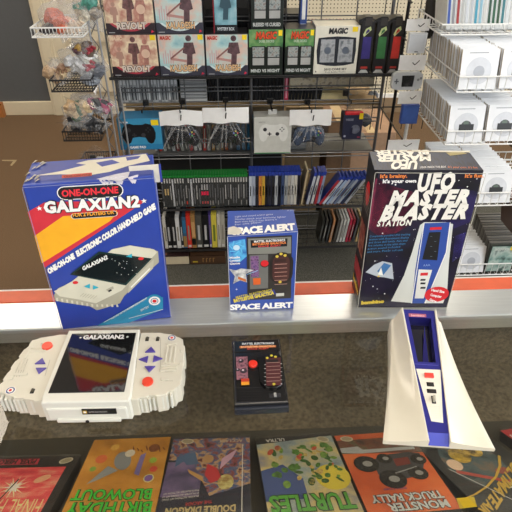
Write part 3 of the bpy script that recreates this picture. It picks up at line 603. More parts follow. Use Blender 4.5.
A = Art(loc(-.004, -.0759)+V((0, 0, .017)), uxx, (0, 0, 1)); A.poly([(.0015, .0015), (.007, .0015), (.007, .007), (.0015, .007)], M('c8a43a', .4), 1, False); A.disc((.0042, .0042), .0018, PAPER, 2, False); A.text('ENTEX ELECTRONICS', (.0095, .003), (.034, .003), (.0095, .0056), M('a8a8a8', .4), 1, False, .02)
A.build('nameplate_print', rg)
jk = MB(); jk.cyl((0, 0), .0025, 0, .001, INK, 12, X=Matrix.Translation(V((.001, -.0776, .004))) @ Matrix.Rotation(radians(90), 4, 'X')); jk.build('power_jack', rg)

# ------------------------------------------------------------------ small black handheld
oh = V((.0285, .541, CT+.0005)); W2, L2, Hh = .0765, .127, .0175
sh = thing('handheld_console', 'small black handheld electronic game lying mid counter', 'handheld game', oh, radians(1))
PK = M('141416', .22, var=.02); 
m = MB(); m.prism([(-W2/2, -L2/2), (W2/2, -L2/2), (W2/2, L2/2), (-W2/2, L2/2)], 0, Hh, PK, .003, top=.03)
m.build('body', sh)
z1 = Hh+.0003
MB().box(-W2/2+.003, W2/2-.003, L2/2-.028, L2/2-.004, Hh-.002, Hh+.0012, PK, .001).build('header_panel', sh)
def capsule(x, y0, y1, r, n=10):
    return [(x+r*cos(pi*i/n), y1-r+r*sin(pi*i/n)) for i in range(n+1)]+[(x-r*cos(pi*i/n), y0+r-r*sin(pi*i/n)) for i in range(n+1)]
tr = MB(); tr.prism(capsule(.0175, -.040, .038, .0175), Hh-.001, Hh+.004, M('0e0e10', .12, var=0), .0018); tr.build('track_panel', sh)
uxx2 = V((1, 0, 0)); Ah = Art(oh+V((0, 0, Hh+.0008)), (1, 0, 0), (0, 1, 0))
Ah.text('MATTEL ELECTRONICS', (242, 345.2), (274, 344.4), (242.2, 343.4), M('c8ccd0', .4), 4, bold=.04); Ah.poly([(239.5, 346.5), (276, 345.4), (276, 347.6), (239.8, 348.6)], M('b0683a', .4), 3); Ah.text('BATTLESTAR GALACTICA', (241, 348.2), (275, 347.2), (241, 346.4), M('f0b080', .4), 4, bold=.03); Ah.text('SPACE ALERT', (247, 350.2), (269, 349.4), (247, 348.7), M('c84a3a', .4), 4, bold=.03)
Ah.poly([(236, 357), (247.5, 356.6), (248, 379.5), (236.6, 380)], M('6c4450', .4, scale=200, cols=('30202c', 'a06c78', '583848')), 1)
for u, v, r in ((241, 361, .004), (238, 370, .003), (243.5, 371, .005)): Ah.disc((u, v), r, M('2a222c', .4), 2).disc((u-.5, v-.6), r*.35, M('d8c8cc', .4), 3)
Ah.poly([(241, 379), (249, 378.7), (249.2, 382), (241.2, 382.3)], M('c03c28', .4), 3).poly([(241.2, 382.3), (249.2, 382), (249.3, 385.2), (241.4, 385.5)], M('e09a2c', .4), 3)
for i in range(8):
    for j in range(6): Ah.disc((239.5+i*2.9, 389+j*2.6), .0005, M('3c3c3e', .4), 1, n=6)
Ah.line((235, 388), (262, 387.5), .0004, M('34343a', .4), 1); Ah.line((236, 403-.4), (286, 401.4), .0006, M('3a3a44', .4), 1)
Ah.build('panel_print', sh)
At = Art(oh+V((0, 0, Hh+.0043)), (1, 0, 0), (0, 1, 0)); br_ = M('4c2024', .3)
At.poly([(265.5, 358), (280.5, 357.5), (281.5, 385), (266.5, 386)], br_, 0)
for k in range(6): At.line((266.5, 363+k*3.7), (280, 362.4+k*3.7), .0007, M('b49a90', .4), 1)
At.poly([(266, 360), (278, 359.6), (278, 362), (266, 362.4)], INK, 1)
for u, v in ((267.2, 358.2), (271.5, 355.8), (275.5, 357), (274, 384.3)): At.disc((u, v), .0022, M('c8b83c', .4), 2, n=10)
for k in range(6): At.line((264.3, 365+k*4), (266, 364.9+k*4), .0006, PAPER, 2); At.line((280.5, 364+k*4), (282, 363.9+k*4), .0006, PAPER, 2)
At.build('track_print', sh)
p = onz(253, 363.5, CT+Hh+.004)-oh
MB().cyl((p.x, p.y), .0082, Hh-.001, Hh+.001, M('26262a', .3), 28).build('button_ring', sh); MB().cyl((p.x, p.y), .0066, Hh, Hh+.005, M('df3322', .3), 28, bev=.0012).build('fire_button', sh)
p = onz(274.5, 396, CT+Hh)-oh
MB().box(p.x-.008, p.x+.008, p.y-.0035, p.y+.0035, Hh-.001, Hh+.0006, M('2c2c30', .3), .0003).box(p.x-.0018, p.x+.0018, p.y-.003, p.y+.003, Hh, Hh+.003, M('9a9a98', .3), .0006).build('slide_switch', sh)
MB().prism([(-W2/2+.001, -L2/2-.003), (W2/2-.001, -L2/2-.003), (W2/2-.001, -L2/2+.004), (-W2/2+.001, -L2/2+.004)], .0, Hh*.7, M('20242e', .25), .002).build('battery_door', sh)

# ------------------------------------------------------------------ cream and blue console
yk = radians(-7.2); ok = V((.2555, .4105, CT+.0005)); LN = .207
cu = thing('handheld_console', 'cream flared electronic game console with blue central strip at right of counter', 'handheld game', ok, yk)
CRM = M('dcd6c4', .3, var=.02, coat=.2); BLU = M('2a2a80', .28, var=.04)
def sw(s): return .0132+.0108*s
def rz(s): return .011+.046*s
def ww(s): return .0700-.0310*s-.003*sin(pi*s)
def ez(s): return .006+.028*s**1.4
m = MB(); NS = 26; rows = []
def prof(s):
    a = sw(s); r = rz(s); w_ = ww(s); e = ez(s); h = []
    h.append((w_+.001, 0)); h.append((w_+.0015, e*.8)); h.append((w_-.0005, e))
    for k in range(1, 8):
        t = k/8; x = w_+(a+.0028-w_)*t; z_ = e+(r+.002-e)*(t**1.75); h.append((x, z_))
    h.append((a+.0028, r+.0024)); h.append((a+.0012, r+.0028)); h.append((a, r+.0018)); h.append((a, r-.022 if r > .03 else max(.002, r-.009)))
    return h
for i in range(NS+1):
    s_ = i/NS; h = prof(s_); y = s_*LN
    if i == 0: pass
    full = [(-x, y, z_) for x, z_ in h]+[(x, y, z_) for x, z_ in h[::-1]]
    rows.append([m.bm.verts.new(p) for p in full])
ci = m.mi(CRM)
for i in range(NS):
    for j in range(len(rows[0])-1): f = m.bm.faces.new((rows[i][j], rows[i][j+1], rows[i+1][j+1], rows[i+1][j])); f.material_index = ci
for R in (rows[0], rows[-1]):
    f = m.bm.faces.new(R); f.material_index = ci
body = m.build('body', cu, smooth=True)
md = body.modifiers.new('edges', 'EDGE_SPLIT'); md.split_angle = radians(40)
# blue strip with a sunken screen
def ridge(x, s_, dz=0): return (x, s_*LN, rz(s_)+dz)
bs = MB(); bs.flat = 0
q0, q1, q2, q3 = .0, .56, .93, 1.0
def quad(b, xs0, s0_, xs1, s1_, dz, m_): b.poly([ridge(xs0[0], s0_, dz), ridge(xs0[1], s0_, dz), ridge(xs1[1], s1_, dz), ridge(xs1[0], s1_, dz)], m_)
quad(bs, (-sw(.06), sw(.06)), .06, (-sw(q1), sw(q1)), q1, 0, BLU); bs.poly([(-sw(0), -.0006, .004), (sw(0), -.0006, .004), ridge(sw(.06), .06), ridge(-sw(.06), .06)], M('2c3cb4', .45))
i1 = sw(q1)-.0065; i2 = sw(q2)-.0065
quad(bs, (-sw(q1), -i1), q1, (-sw(q2), -i2), q2, 0, BLU); quad(bs, (i1, sw(q1)), q1, (i2, sw(q2)), q2, 0, BLU); quad(bs, (-sw(q2), sw(q2)), q2, (-sw(1), sw(1)), 1, 0, BLU)
bs.build('blue_strip', cu)
we = MB(); dkb = M('141240', .3); dd = -.016
for a_, b_ in ((ridge(-i1, q1), ridge(i1, q1)), (ridge(i1, q1), ridge(i2, q2)), (ridge(i2, q2), ridge(-i2, q2)), (ridge(-i2, q2), ridge(-i1, q1))):
    we.poly([a_, b_, (b_[0], b_[1], b_[2]+dd), (a_[0], a_[1], a_[2]+dd)], M('1c1a5c', .3))
we.poly([ridge(-i1, q1, dd), ridge(i1, q1, dd), ridge(i2, q2, dd), ridge(-i2, q2, dd)], M('0c0b26', .1, coat=1))
we.poly([ridge(-i1*.15, q1+.05, dd+.0005), ridge(i1*.55, q1+.03, dd+.0005), ridge(i2*.45, q2-.03, dd+.008)], M('2a2878', .2))  # lighter blue triangle paints a reflection into the well
we.flat = 1; we.build('screen_well', cu)
Rk = Matrix.Rotation(yk, 3, 'Z'); up = V((0, LN, rz(1)-rz(0))).normalized()
A = Art(ok+Rk @ V(ridge(0, 0, .0003)), Rk @ V((1, 0, 0)), Rk @ up)
hp = M('e4e0d2', .4)
A.poly([(416, 368.8), (440.4, 370), (443.2, 423), (431.2, 421.3)], hp, 1)
A.poly([(408.5, 313.5), (426, 314.2), (426.3, 317.4), (409, 316.8)], M('b06478', .4), 1); A.text('bambino', (411, 316.4), (424.5, 316.9), (411, 314.5), M('e8b8c0', .4), 2, bold=.02)
A.line((415, 364), (438, 365.6), .0006, M('6a68b8', .4), 1)
for i in range(5):
    for j in range(6): A.disc((430.5+i*2.1+j*.3, 407+j*2.2), .00045, M('9a9684', .5), 2, n=6)
A.build('panel_print', cu)
def ctl(name, u, v, w_, l_, h_, m_, base=None):
    pl = A.o; p = onp(u, v, A.o, A.n)-ok; p = Rk.transposed() @ p; s_ = p.y/LN
    X = Matrix.Translation(V((p.x, p.y, p.z))) @ Matrix.Rotation(math.atan2(rz(1)-rz(0), LN), 4, 'X')
    q = MB()
    if base: q.box(-w_*.9, w_*.9, -l_*.75, l_*.75, -.001, .0008, INK, X=X)
    q.box(-w_/2, w_/2, -l_/2, l_/2, -.001, h_, m_, .0006, X=X); q.build(name, cu)
ctl('power_button', 428.8, 376, .0125, .007, .0035, M('e0463a', .35))
ctl('slide_switch', 430.2, 384.5, .0055, .0042, .002, M('26221e', .4), 1); ctl('slide_switch', 431.5, 391.3, .007, .004, .002, M('26221e', .4), 1)
ctl('lever_switch', 433.5, 400, .003, .0075, .008, M('b8b4a4', .35), 1)

# ------------------------------------------------------------------ wire rack behind the counter
GY = 2.2     # plane of the gridwall
g = MB()
for k in range(9): x = -.47+.1372*k; g.tube([(x, GY, .03), (x, GY, 1.9)], .0028, WIRE, 6)
zz = .08
for zc in (.118, .2, .285, .33, .42, .50, .575, .66, .74, .80, .86, .95, 1.01, 1.07, 1.15, 1.3, 1.45, 1.6, 1.75):
    for dz in (0, .016): g.tube([(-.47, GY-.004, zc+dz), (.63, GY-.004, zc+dz)], .0026, WIRE, 6)
for k in range(3): x = [-.47, .0787, .63][k]; g.tube([(x, GY, .03), (x, GY, 1.9)], .007, WIRE, 8)
tag(g.build('gridwall_panel'), 'grey wire gridwall panel carrying the game shelves', 'display rack')
def shelf(z, x0, x1, y0, y1, m_, label, lip=.012, n=None):
    s = MB()
    s.tube([(x0, y0, z), (x1, y0, z), (x1, y1, z), (x0, y1, z)], .003, m_, 6, True); s.tube([(x0, y0, z+lip), (x1, y0, z+lip)], .003, m_, 6)
    k = n or int((x1-x0)/.03)
    for i in range(k+1): x = x0+(x1-x0)*i/k; s.tube([(x, y1, z), (x, y0, z), (x, y0, z+lip)], .0016, m_, 4)
    for i in range(3): y = y0+(y1-y0)*(i+1)/4; s.tube([(x0, y, z), (x1, y, z)], .002, m_, 4)
    return tag(s.build('wire_shelf'), label, 'shelf')
shelf(.899, -.46, .66, 2.04, 2.195, DWIRE, 'black wire shelf holding the card game boxes', .006)
shelf(.328, -.36, .62, 2.035, 2.195, DWIRE, 'black wire shelf holding the green and blue topped games', .006)
shelf(.112, -.36, .62, 2.035, 2.195, DWIRE, 'lowest black wire shelf holding thicker film and game cases', .006)
tag(MB().box(-.45, .63, 2.22, 2.42, .722, .742, M('a58a62', .6), .002).build('wooden_shelf'), 'tan wooden shelf board behind the gridwall', 'shelf')
tag(MB().box(-.45, .63, 2.215, 2.42, .512, .518, M('6a6a68', .5), .001).build('metal_shelf'), 'grey metal shelf board behind the gridwall', 'shelf')
tag(MB().box(-.45, .2, 2.215, 2.42, .868+.02, .896, M('2a2a2a', .5), .001).build('upper_metal_shelf'), 'dark metal shelf board behind the card game boxes', 'shelf')
tag(MB().box(-.45, .24, 2.405, 2.42, .53, .715, M('ab9470', .7), .001).build('tan_board'), 'tan board standing on the metal shelf behind the bagged controllers', 'board')
tag(MB().box(-.45, .24, 2.425, 2.44, .05, 1.7, M('262524', .7), .001).build('rack_back_board'), 'dark backing board behind the stocked shelves', 'board')

def face(o, x0, x1, z0, z1, y): return o
def case(name, x, y, z, w, h, d, cols, lean=0, label='', cat='game case', group=None, yaw=0, bands=None, top=None):
    """upright case seen spine first; bands: (z0,z1,colour,width fraction) on the spine"""
    key = (name, round(w, 4), round(h, 3), round(d, 3), cols, bands, top)
    if key not in CC:
        m = MB(); m.box(0, w*.93, 0, d, 0, h, M(cols, .35), .0006)
        if top: m.box(.0002, w*.93-.0002, .0, d, h, h+.003, M(top, .35)); m.box(-.0001, w*.93+.0001, -.0006, .004, h*.94, h+.003, M(top, .35))
        for b0, b1, c, f in (bands or ()): m.box(w*.93*(1-f)/2, w*.93*(1+f)/2, -.0006, .0005, h*b0, h*b1, M(c, .4))
        ob = m.build(name); CC[key] = ob; o = ob
    else: o = CC[key].copy(); COL.objects.link(o)
    o.location = (x, y, z); o.rotation_euler = (0, lean, yaw); tag(o, label, cat, group); return o
CC = {}
# green topped row
x = ony(163.5, 208, 2.05).x; xe = ony(248, 206, 2.05).x; n = 33; w = (xe-x)/n; rr = random.Random(1)
sp = [(('.06', 0),)]
vars_ = [((.05, .2, '8e8e8c', .35), (.3, .72, '5c5d5f', .45), (.78, .92, 'b8b8b4', .5)), ((.1, .6, '77787a', .3), (.78, .92, 'b8b8b4', .5)), ((.25, .7, 'a3a3a0', .4), (.78, .92, 'b8b8b4', .5)),
         ((.4, .6, 'b9a070', .6), (.78, .92, 'b8b8b4', .5)), ((.04, .9, 'b6b8ba', .7),), ((.3, .7, '8c8c8a', .5), (.1, .2, 'c0392b', .5))]
for i in range(n):
    red = 15 <= i <= 17
    v_ = ((.1, .18, 'b05050', .6), (.38, .5, 'd83050', .9), (.55, .72, 'a0a0a0', .6), (.78, .92, 'b8b8b4', .5)) if red else vars_[4] if i in (4, 11) else vars_[5] if i == 9 else vars_[3] if i in (1, 2) else rr.choice(vars_[:3])
    lab = 'dark game case with green top and red mark on spine, mid row' if red else 'dark game case with green top and pale silver spine' if i in (4, 11) else 'dark game case with green top and yellow-gold spine label' if i in (1, 2) else 'dark game case with green top and small red spine mark' if i == 9 else 'dark game case with green top in the row behind the large blue carton'
    case('game_case', x+w*i, 2.05, .336, w, .152, .052, '3a3c3c', 0, lab, group='green topped game cases', bands=v_, top='1f7a34')
# blue topped row
x = ony(249.2, 205, 2.05).x; xe = ony(299.5, 205, 2.05).x; cl = ['b8c0cc', 'aab4c4', '2a2c34', 'c8823c', 'c8a03c', '222428', '30323a', '2a2c30', 'b0b4b8', '20242c', '3a4a6c', '9aa0a4', 'a8a49c', 'bcbcb8', 'c8c4b8', '1c1e24']
n = len(cl); w = (xe-x)/n
names = {'b8c0cc': 'pale grey', 'aab4c4': 'pale blue-grey', '2a2c34': 'near-black', 'c8823c': 'orange', 'c8a03c': 'gold', '222428': 'black', '30323a': 'charcoal', '2a2c30': 'dark charcoal', 'b0b4b8': 'silver', '20242c': 'blue-black', '3a4a6c': 'dark blue', '9aa0a4': 'mid grey', 'a8a49c': 'warm grey', 'bcbcb8': 'off-white', 'c8c4b8': 'ivory', '1c1e24': 'jet black'}
for i, c in enumerate(cl):
    case('game_case', x+w*i, 2.05, .336, w, .16, .06, '283c8c', 0, 'blue topped game case with %s spine in the upright row' % names[c], group='blue topped game cases', bands=((.01, .90, c, .96), (.3, .6, 'd8d8d8' if i % 3 else '404040', .35)), top='2a3f9a')
case('book', ony(300.5, 205, 2.05).x, 2.05, .336, .008, .165, .10, 'b8a884', radians(7), 'cream booklet leaning between the blue topped game cases', 'booklet')
# leaning ones
lean = [(306, 22, 'b8bcc4'), (310.5, 20, 'c4c4c4'), (314, 18, 'b03a3c'), (317, 16, '8898b4'), (322, 36, 'a8323c'), (326, 40, 'c4ccd8'), (331, 38, '9ab0cc'), (338, 36, 'b4b8c4'), (342, 38, '6a7890'), (347, 34, 'a8b0bc'), (352, 36, '343c50'), (357, 38, 'b0b4bc')]
lc = ['white-silver', 'pale grey', 'red', 'steel blue', 'dark red', 'bluish white', 'light blue', 'lavender grey', 'slate', 'soft grey', 'navy', 'grey-white']
for i, (u, a, c) in enumerate(lean):
    a = a*.5 if i < 4 else 33
    case('game_case', ony(u, 204, 2.05).x if i < 4 else .372+.0165*(i-4), 2.052+.004*(i % 2), .336+(.0135*sin(radians(a)) if 0 else 0), .0125, .155, .06, '28408c', radians(a), 'blue topped game case with %s spine leaning at the right of the row' % lc[i], group='leaning blue topped game cases', bands=((.01, .90, c, .96), (.3, .6, '303034' if i % 2 else '903038', .4)), top='2a3f9a')
# lower shelf: film cases
lo = [(165, 4, 'c8c4bc', 'ivory'), (168, 5, '1c1c1e', 'black with white lettering'), (173, 4.5, '202022', 'matte black'), (177.5, 4, 'd4d4d4', 'white'), (181.5, 3, '2a2c30', 'charcoal'), (184, 4, '3a5c7c', 'teal blue and tan'), (188, 4.5, 'c83428', 'bright red'), (192.5, 4.5, 'a07848', 'brown and black'), (197, 6.5, '4a4a46', 'thick dark grey'), (203.5, 6.5, '16181c', 'thick glossy black'), (210, 2.2, '5a4a8c', 'purple'), (212.4, 5.5, 'cfc04a', 'yellow'), (218, 3.4, 'c4c0b4', 'cream'), (221.5, 4, 'a8a498', 'stone grey')]
for u, w_, c, nm in lo:
    xa = ony(u, 246, 2.05).x; xb = ony(u+w_, 246, 2.05).x; zt_ = .118
    hh = .166 if u < 185 else .175
    rgb = {'3a5c7c': ((.05, .4, '9a7a4a', .9), (.5, .9, '2f6d94', .9)), 'a07848': ((.1, .3, '141414', .9), (.35, .8, 'c49868', .7)), 'cfc04a': ((.2, .7, '6c7a2c', .4),)}.get(c, ((.25, .7, 'b8b8b8' if c[0] in '1234' else '8a8478', .35), (.03, .1, 'c8c8c4', .7)))
    case('film_case', xa, 2.05, zt_, xb-xa, hh, .10, c, 0, '%s spined case on the lowest wire shelf' % nm, 'film case', 'mixed cases on the lowest shelf', bands=rgb)
ro = [(322, '2c2e2c', 'dark olive'), (325.5, '3c3c3a', 'dark grey'), (329, '22262a', 'near-black'), (332.5, 'b07c54', 'tan and pink'), (337, '44403c', 'brown-grey'), (340, 'a8a8a4', 'light grey'), (343, 'c0c0bc', 'off-white'), (346, 'c4c8c4', 'pale'), (349, 'b02c48', 'crimson'), (352, '8c2434', 'dark crimson'), (355.5, '3a3e44', 'slate'), (359, 'b8a070', 'sand')]
for i, (u, c, nm) in enumerate(ro):
    case('film_case', ony(u-4, 243, 2.07).x, 2.07, .118, .0105, .125, .10, c, radians(7), '%s spined slim case leaning on the lowest shelf at right' % nm, 'film case', 'slim leaning cases on the lowest shelf', bands=((.2, .75, '9a9a94' if i % 2 else '5c5c58', .35),))
# books on the platform
for (u0, u1, v0, v1, c, nm, bd) in ((163, 190, 252, 269.5, '33211f', 'dark maroon book with pale page edges lying on the platform', 1), (191, 226, 253, 268, '4c3524', 'thick brown book lying on the platform', 0)):
    a = ony(u0, v1, 2.045); b_ = ony(u1, v1, 2.045); tp = ony(u0, v0+3, 2.045)
    z0 = .0305
    r = thing('book', nm, 'book', (a.x, 2.04, z0)); m = MB(); h = .05
    m.box(.001, b_.x-a.x-.001, .002, .118, .003, h-.003, M('c9bda0', .8)); m.build('pages', r)
    m = MB(); m.box(0, b_.x-a.x, 0, .12, h-.003, h, M(c, .5), .0005).box(0, b_.x-a.x, 0, .12, 0, .003, M(c, .5), .0005)
    if not bd: m.box(0, b_.x-a.x, 0, .003, 0, h, M(c, .5), .0005)
    m.build('cover', r)
    A = Art(V((a.x, 2.0396, z0)), (1, 0, 0), (0, 0, 1))
    if bd: A = Art(V((a.x, 2.04, z0+h+.0002)), (1, 0, 0), (0, 1, 0)); A.disc((.03, .05), .006, M('a83c30', .5), 1, False); A.disc((.06, .04), .008, M('6a4a38', .5), 1, False); A.disc((.02, .02), .006, M('8a5a40', .5), 1, False)
    else:
        for k in range(4): A.line((.06+.016*k, .012), (.06+.016*k, .036), .003, M('a07c48', .5), 1, False); A.line((.06+.016*k, .034), (.067+.016*k, .034), .003, M('a07c48', .5), 1, False)
        A.poly([(.012, .012), (.035, .012), (.035, .020), (.012, .020)], M('b09a2c', .5), 1, False)
    A.build('cover_print', r)
# ------- games seen through the gridwall
def back_row(us, v, y, z, h, w, cols, label, lean=0, grp='', name='game_case'):
    for i, u in enumerate(us):
        c = cols[i % len(cols)]; xx = ony(u, v, y).x
        case(name, xx, y, z, w, h, .12, c[0], radians(lean), label % c[1] if '%' in label else label, group=grp, bands=c[2] if len(c) > 2 else None)
bw = ((.1, .55, '4a4c50', .5), (.62, .95, 'e0e2e4', .7))
back_row([122+3.35*i for i in range(17)], 103, 2.23, .743, .125, .0135, [('a8acae', 'grey', bw), ('c0c3c4', 'white', bw), ('8c9092', 'grey', ((.1, .9, 'd8dadc', .5),))], 'slim %s spined case on the wooden shelf behind the gridwall', 0, 'slim grey and white cases behind the gridwall')
for i in range(7):
    a = ony(181, 103, 2.23).x; b_ = ony(207.5, 103, 2.23).x
    tag(MB().box(a+.001, b_, 2.23, 2.36, .743+.0145*i, .743+.0145*i+.0125, M(['c4c6c6', 'a6a8a8', 'd0d0ce', 'b4b6b8'][i % 4], .4), .0005).box(a+.002, b_-.001, 2.2293, 2.231, .743+.0145*i+.003, .743+.0145*i+.006, M('505254', .4)).build('flat_game_case'), 'pale game case lying flat in the stack beside the slim upright cases, behind the gridwall', 'game case', 'stack of flat pale cases behind the gridwall')
a = ony(181, 103, 2.23).x; tag(MB().box(a+.001, a+.055, 2.235, 2.36, .8455, .866, M('7c80a4', .4), .001).box(a+.056, a+.108, 2.235, 2.36, .8455, .866, M('a0a4c0', .4), .001).build('lavender_case'), 'lavender case topping the stack of flat cases', 'game case')
tr = random.Random(3)
back_row([209+3.3*i for i in range(23)], 103, 2.235, .743, .128+0, .0135, [('141519', 'black'), ('101114', 'black'), ('1a1c20', 'black')], 'black cartridge case in the dark row behind the gridwall', 0, 'black cases behind the gridwall')
back_row([284], 103, 2.228, .743, .128, .018, [('b82c4c', 'crimson', ((.1, .9, 'e8a0b0', .4),))], 'crimson spined case among the black row behind the gridwall', 0, '')
back_row([288+3.3*i for i in range(10)], 103, 2.235, .743, .125, .0135, [('121317', 'black'), ('16181c', 'black')], 'black cartridge case right of the crimson spine behind the gridwall', 6, 'leaning black cases behind the gridwall')
# upper black row behind the boxes
back_row([206+3.2*i for i in range(30)], 27, 2.235, .897, .19, .0137, [('121316', 'black'), ('0f1013', 'black'), ('17181c', 'black')], 'black case in the row standing behind the card game boxes', 0, 'black cases behind the card boxes')
case('game_case', ony(299.6, 27, 2.13).x, 2.13, .906, .028, .30, .05, '29417c', 0, 'blue and red spined case standing behind the green card box', 'game case', bands=((.0, .55, 'c8ccd4', .8), (.1, .35, 'b03048', .7), (.6, .95, 'd8d8d4', .5)))
back_row([315+3.6*i for i in range(9)], 27, 2.24, .897, .145, .0137, [('9c3040', 'red'), ('3a3c44', 'charcoal'), ('c8c0b0', 'cream'), ('5c3c34', 'brown')], '%s spined case behind the white card set box', 0, 'small cases behind the white card set')
# mid row at y 130-165
mc = [('c8c8c4', 'white'), ('c03a30', 'red'), ('b8b8b0', 'pale grey'), ('5c605c', 'dark grey'), ('c8c8c4', 'white'), ('8a3a34', 'brick'), ('a4a89c', 'grey'), ('484c44', 'olive'), ('c03a30', 'red'), ('d0d0cc', 'white')]
us = [160+4.3*i for i in range(18)]
for i, u in enumerate(us):
    c = mc[i % len(mc)]; 
    if 212 < u: c = [('8c6c44', 'brown'), ('c46030', 'orange'), ('3a3c3c', 'black'), ('c49a54', 'ochre'), ('b0ac98', 'cream')][i % 5]
    case('game_case', ony(u-3, 165, 2.24).x, 2.24, .5185, .0135, .115, .12, c[0], radians(-9 if u < 205 else 2), '%s spined case in the half hidden row under the bagged controllers' % c[1], group='half hidden row under the controllers', bands=((.1, .9, 'd8d8d0' if i % 2 else '6c706c', .4),))
for i in range(9):
    case('game_case', ony(237+5.2*i, 165, 2.24).x, 2.24, .5185, .0165, .12, .12, '2f6c96', 0, 'sky blue spined case left of the white controller carton', group='sky blue cases behind the gridwall', bands=((.1, .9, '3f86b0', .5),))
for i in range(7):
    a = ony(287, 165, 2.24).x; tag(MB().box(a, a+.085, 2.24, 2.38, .5185+.0145*i, .5185+.0145*i+.0125, M(['8a8c8c', 'b0b2b2'][i % 2], .4), .0005).build('flat_disc_case'), 'grey disc case in the flat stack below the right bagged controller', 'disc case', 'flat grey stack below the right bagged controller')
# cardboard boxes behind
for (x0, x1, y0, y1, z0, z1, c, lb) in ((.26, .44, 2.5, 2.75, .031, .62, 'a08866', 'tall tan cardboard box behind the gridwall'), (.47, .60, 2.48, 2.75, .031, .55, '8d6f54', 'brown cardboard box behind the gridwall by the corner'), (.66, .95, 2.9, 3.3, .001, .32, 'a5856a', 'wide brown cardboard box on the floor behind the basket rack')):
    r = thing('cardboard_box', lb, 'cardboard box', ((x0+x1)/2, (y0+y1)/2, z0)); w2 = (x1-x0)/2; d2 = (y1-y0)/2
    MB().box(-w2, w2, -d2, d2, 0, z1-z0, M(c, .8, var=.1), .003).build('carton', r)
    MB().box(-.025, .025, -d2-.0006, d2+.0006, z1-z0-.0005, z1-z0+.0008, M('c4ab80', .4)).build('packing_tape', r)
for i, (u, v, c, lb) in enumerate(((348, 98, 'a8acb0', 'clear bag of grey accessories hanging behind the navy box'), (372, 96, '888e98', 'clear bag with dark accessory behind the red tin'), (366, 118, '5c646e', 'clear bag with black cable behind the navy box'))):
    p = ony(u, v, 2.3); r = thing('plastic_bag', lb, 'plastic bag', p)
    MB().blob((0, 0, 0), (.04, .02, .055), FILM, i+3, .35, 3).build('bag_film', r, smooth=False); MB().blob((0, 0, -.008), (.026, .012, .03), M(c, .4), i, .4, 2).build('packed_item', r)
tag(MB().box(.21, .50, 2.24, 2.40, .7425, .77, M('d8cc9c', .5), .002).build('flat_carton'), 'flat cream carton lying on the wooden shelf at right', 'box')
tag(MB().box(.24, .60, 2.22, 2.4, .8, .875, M('b8ab90', .5, scale=60, cols=('8a7c64', 'd8ceb4', 'c8b890')), .004).build('wrapped_package'), 'shiny wrapped cream package just under the black card shelf', 'package')

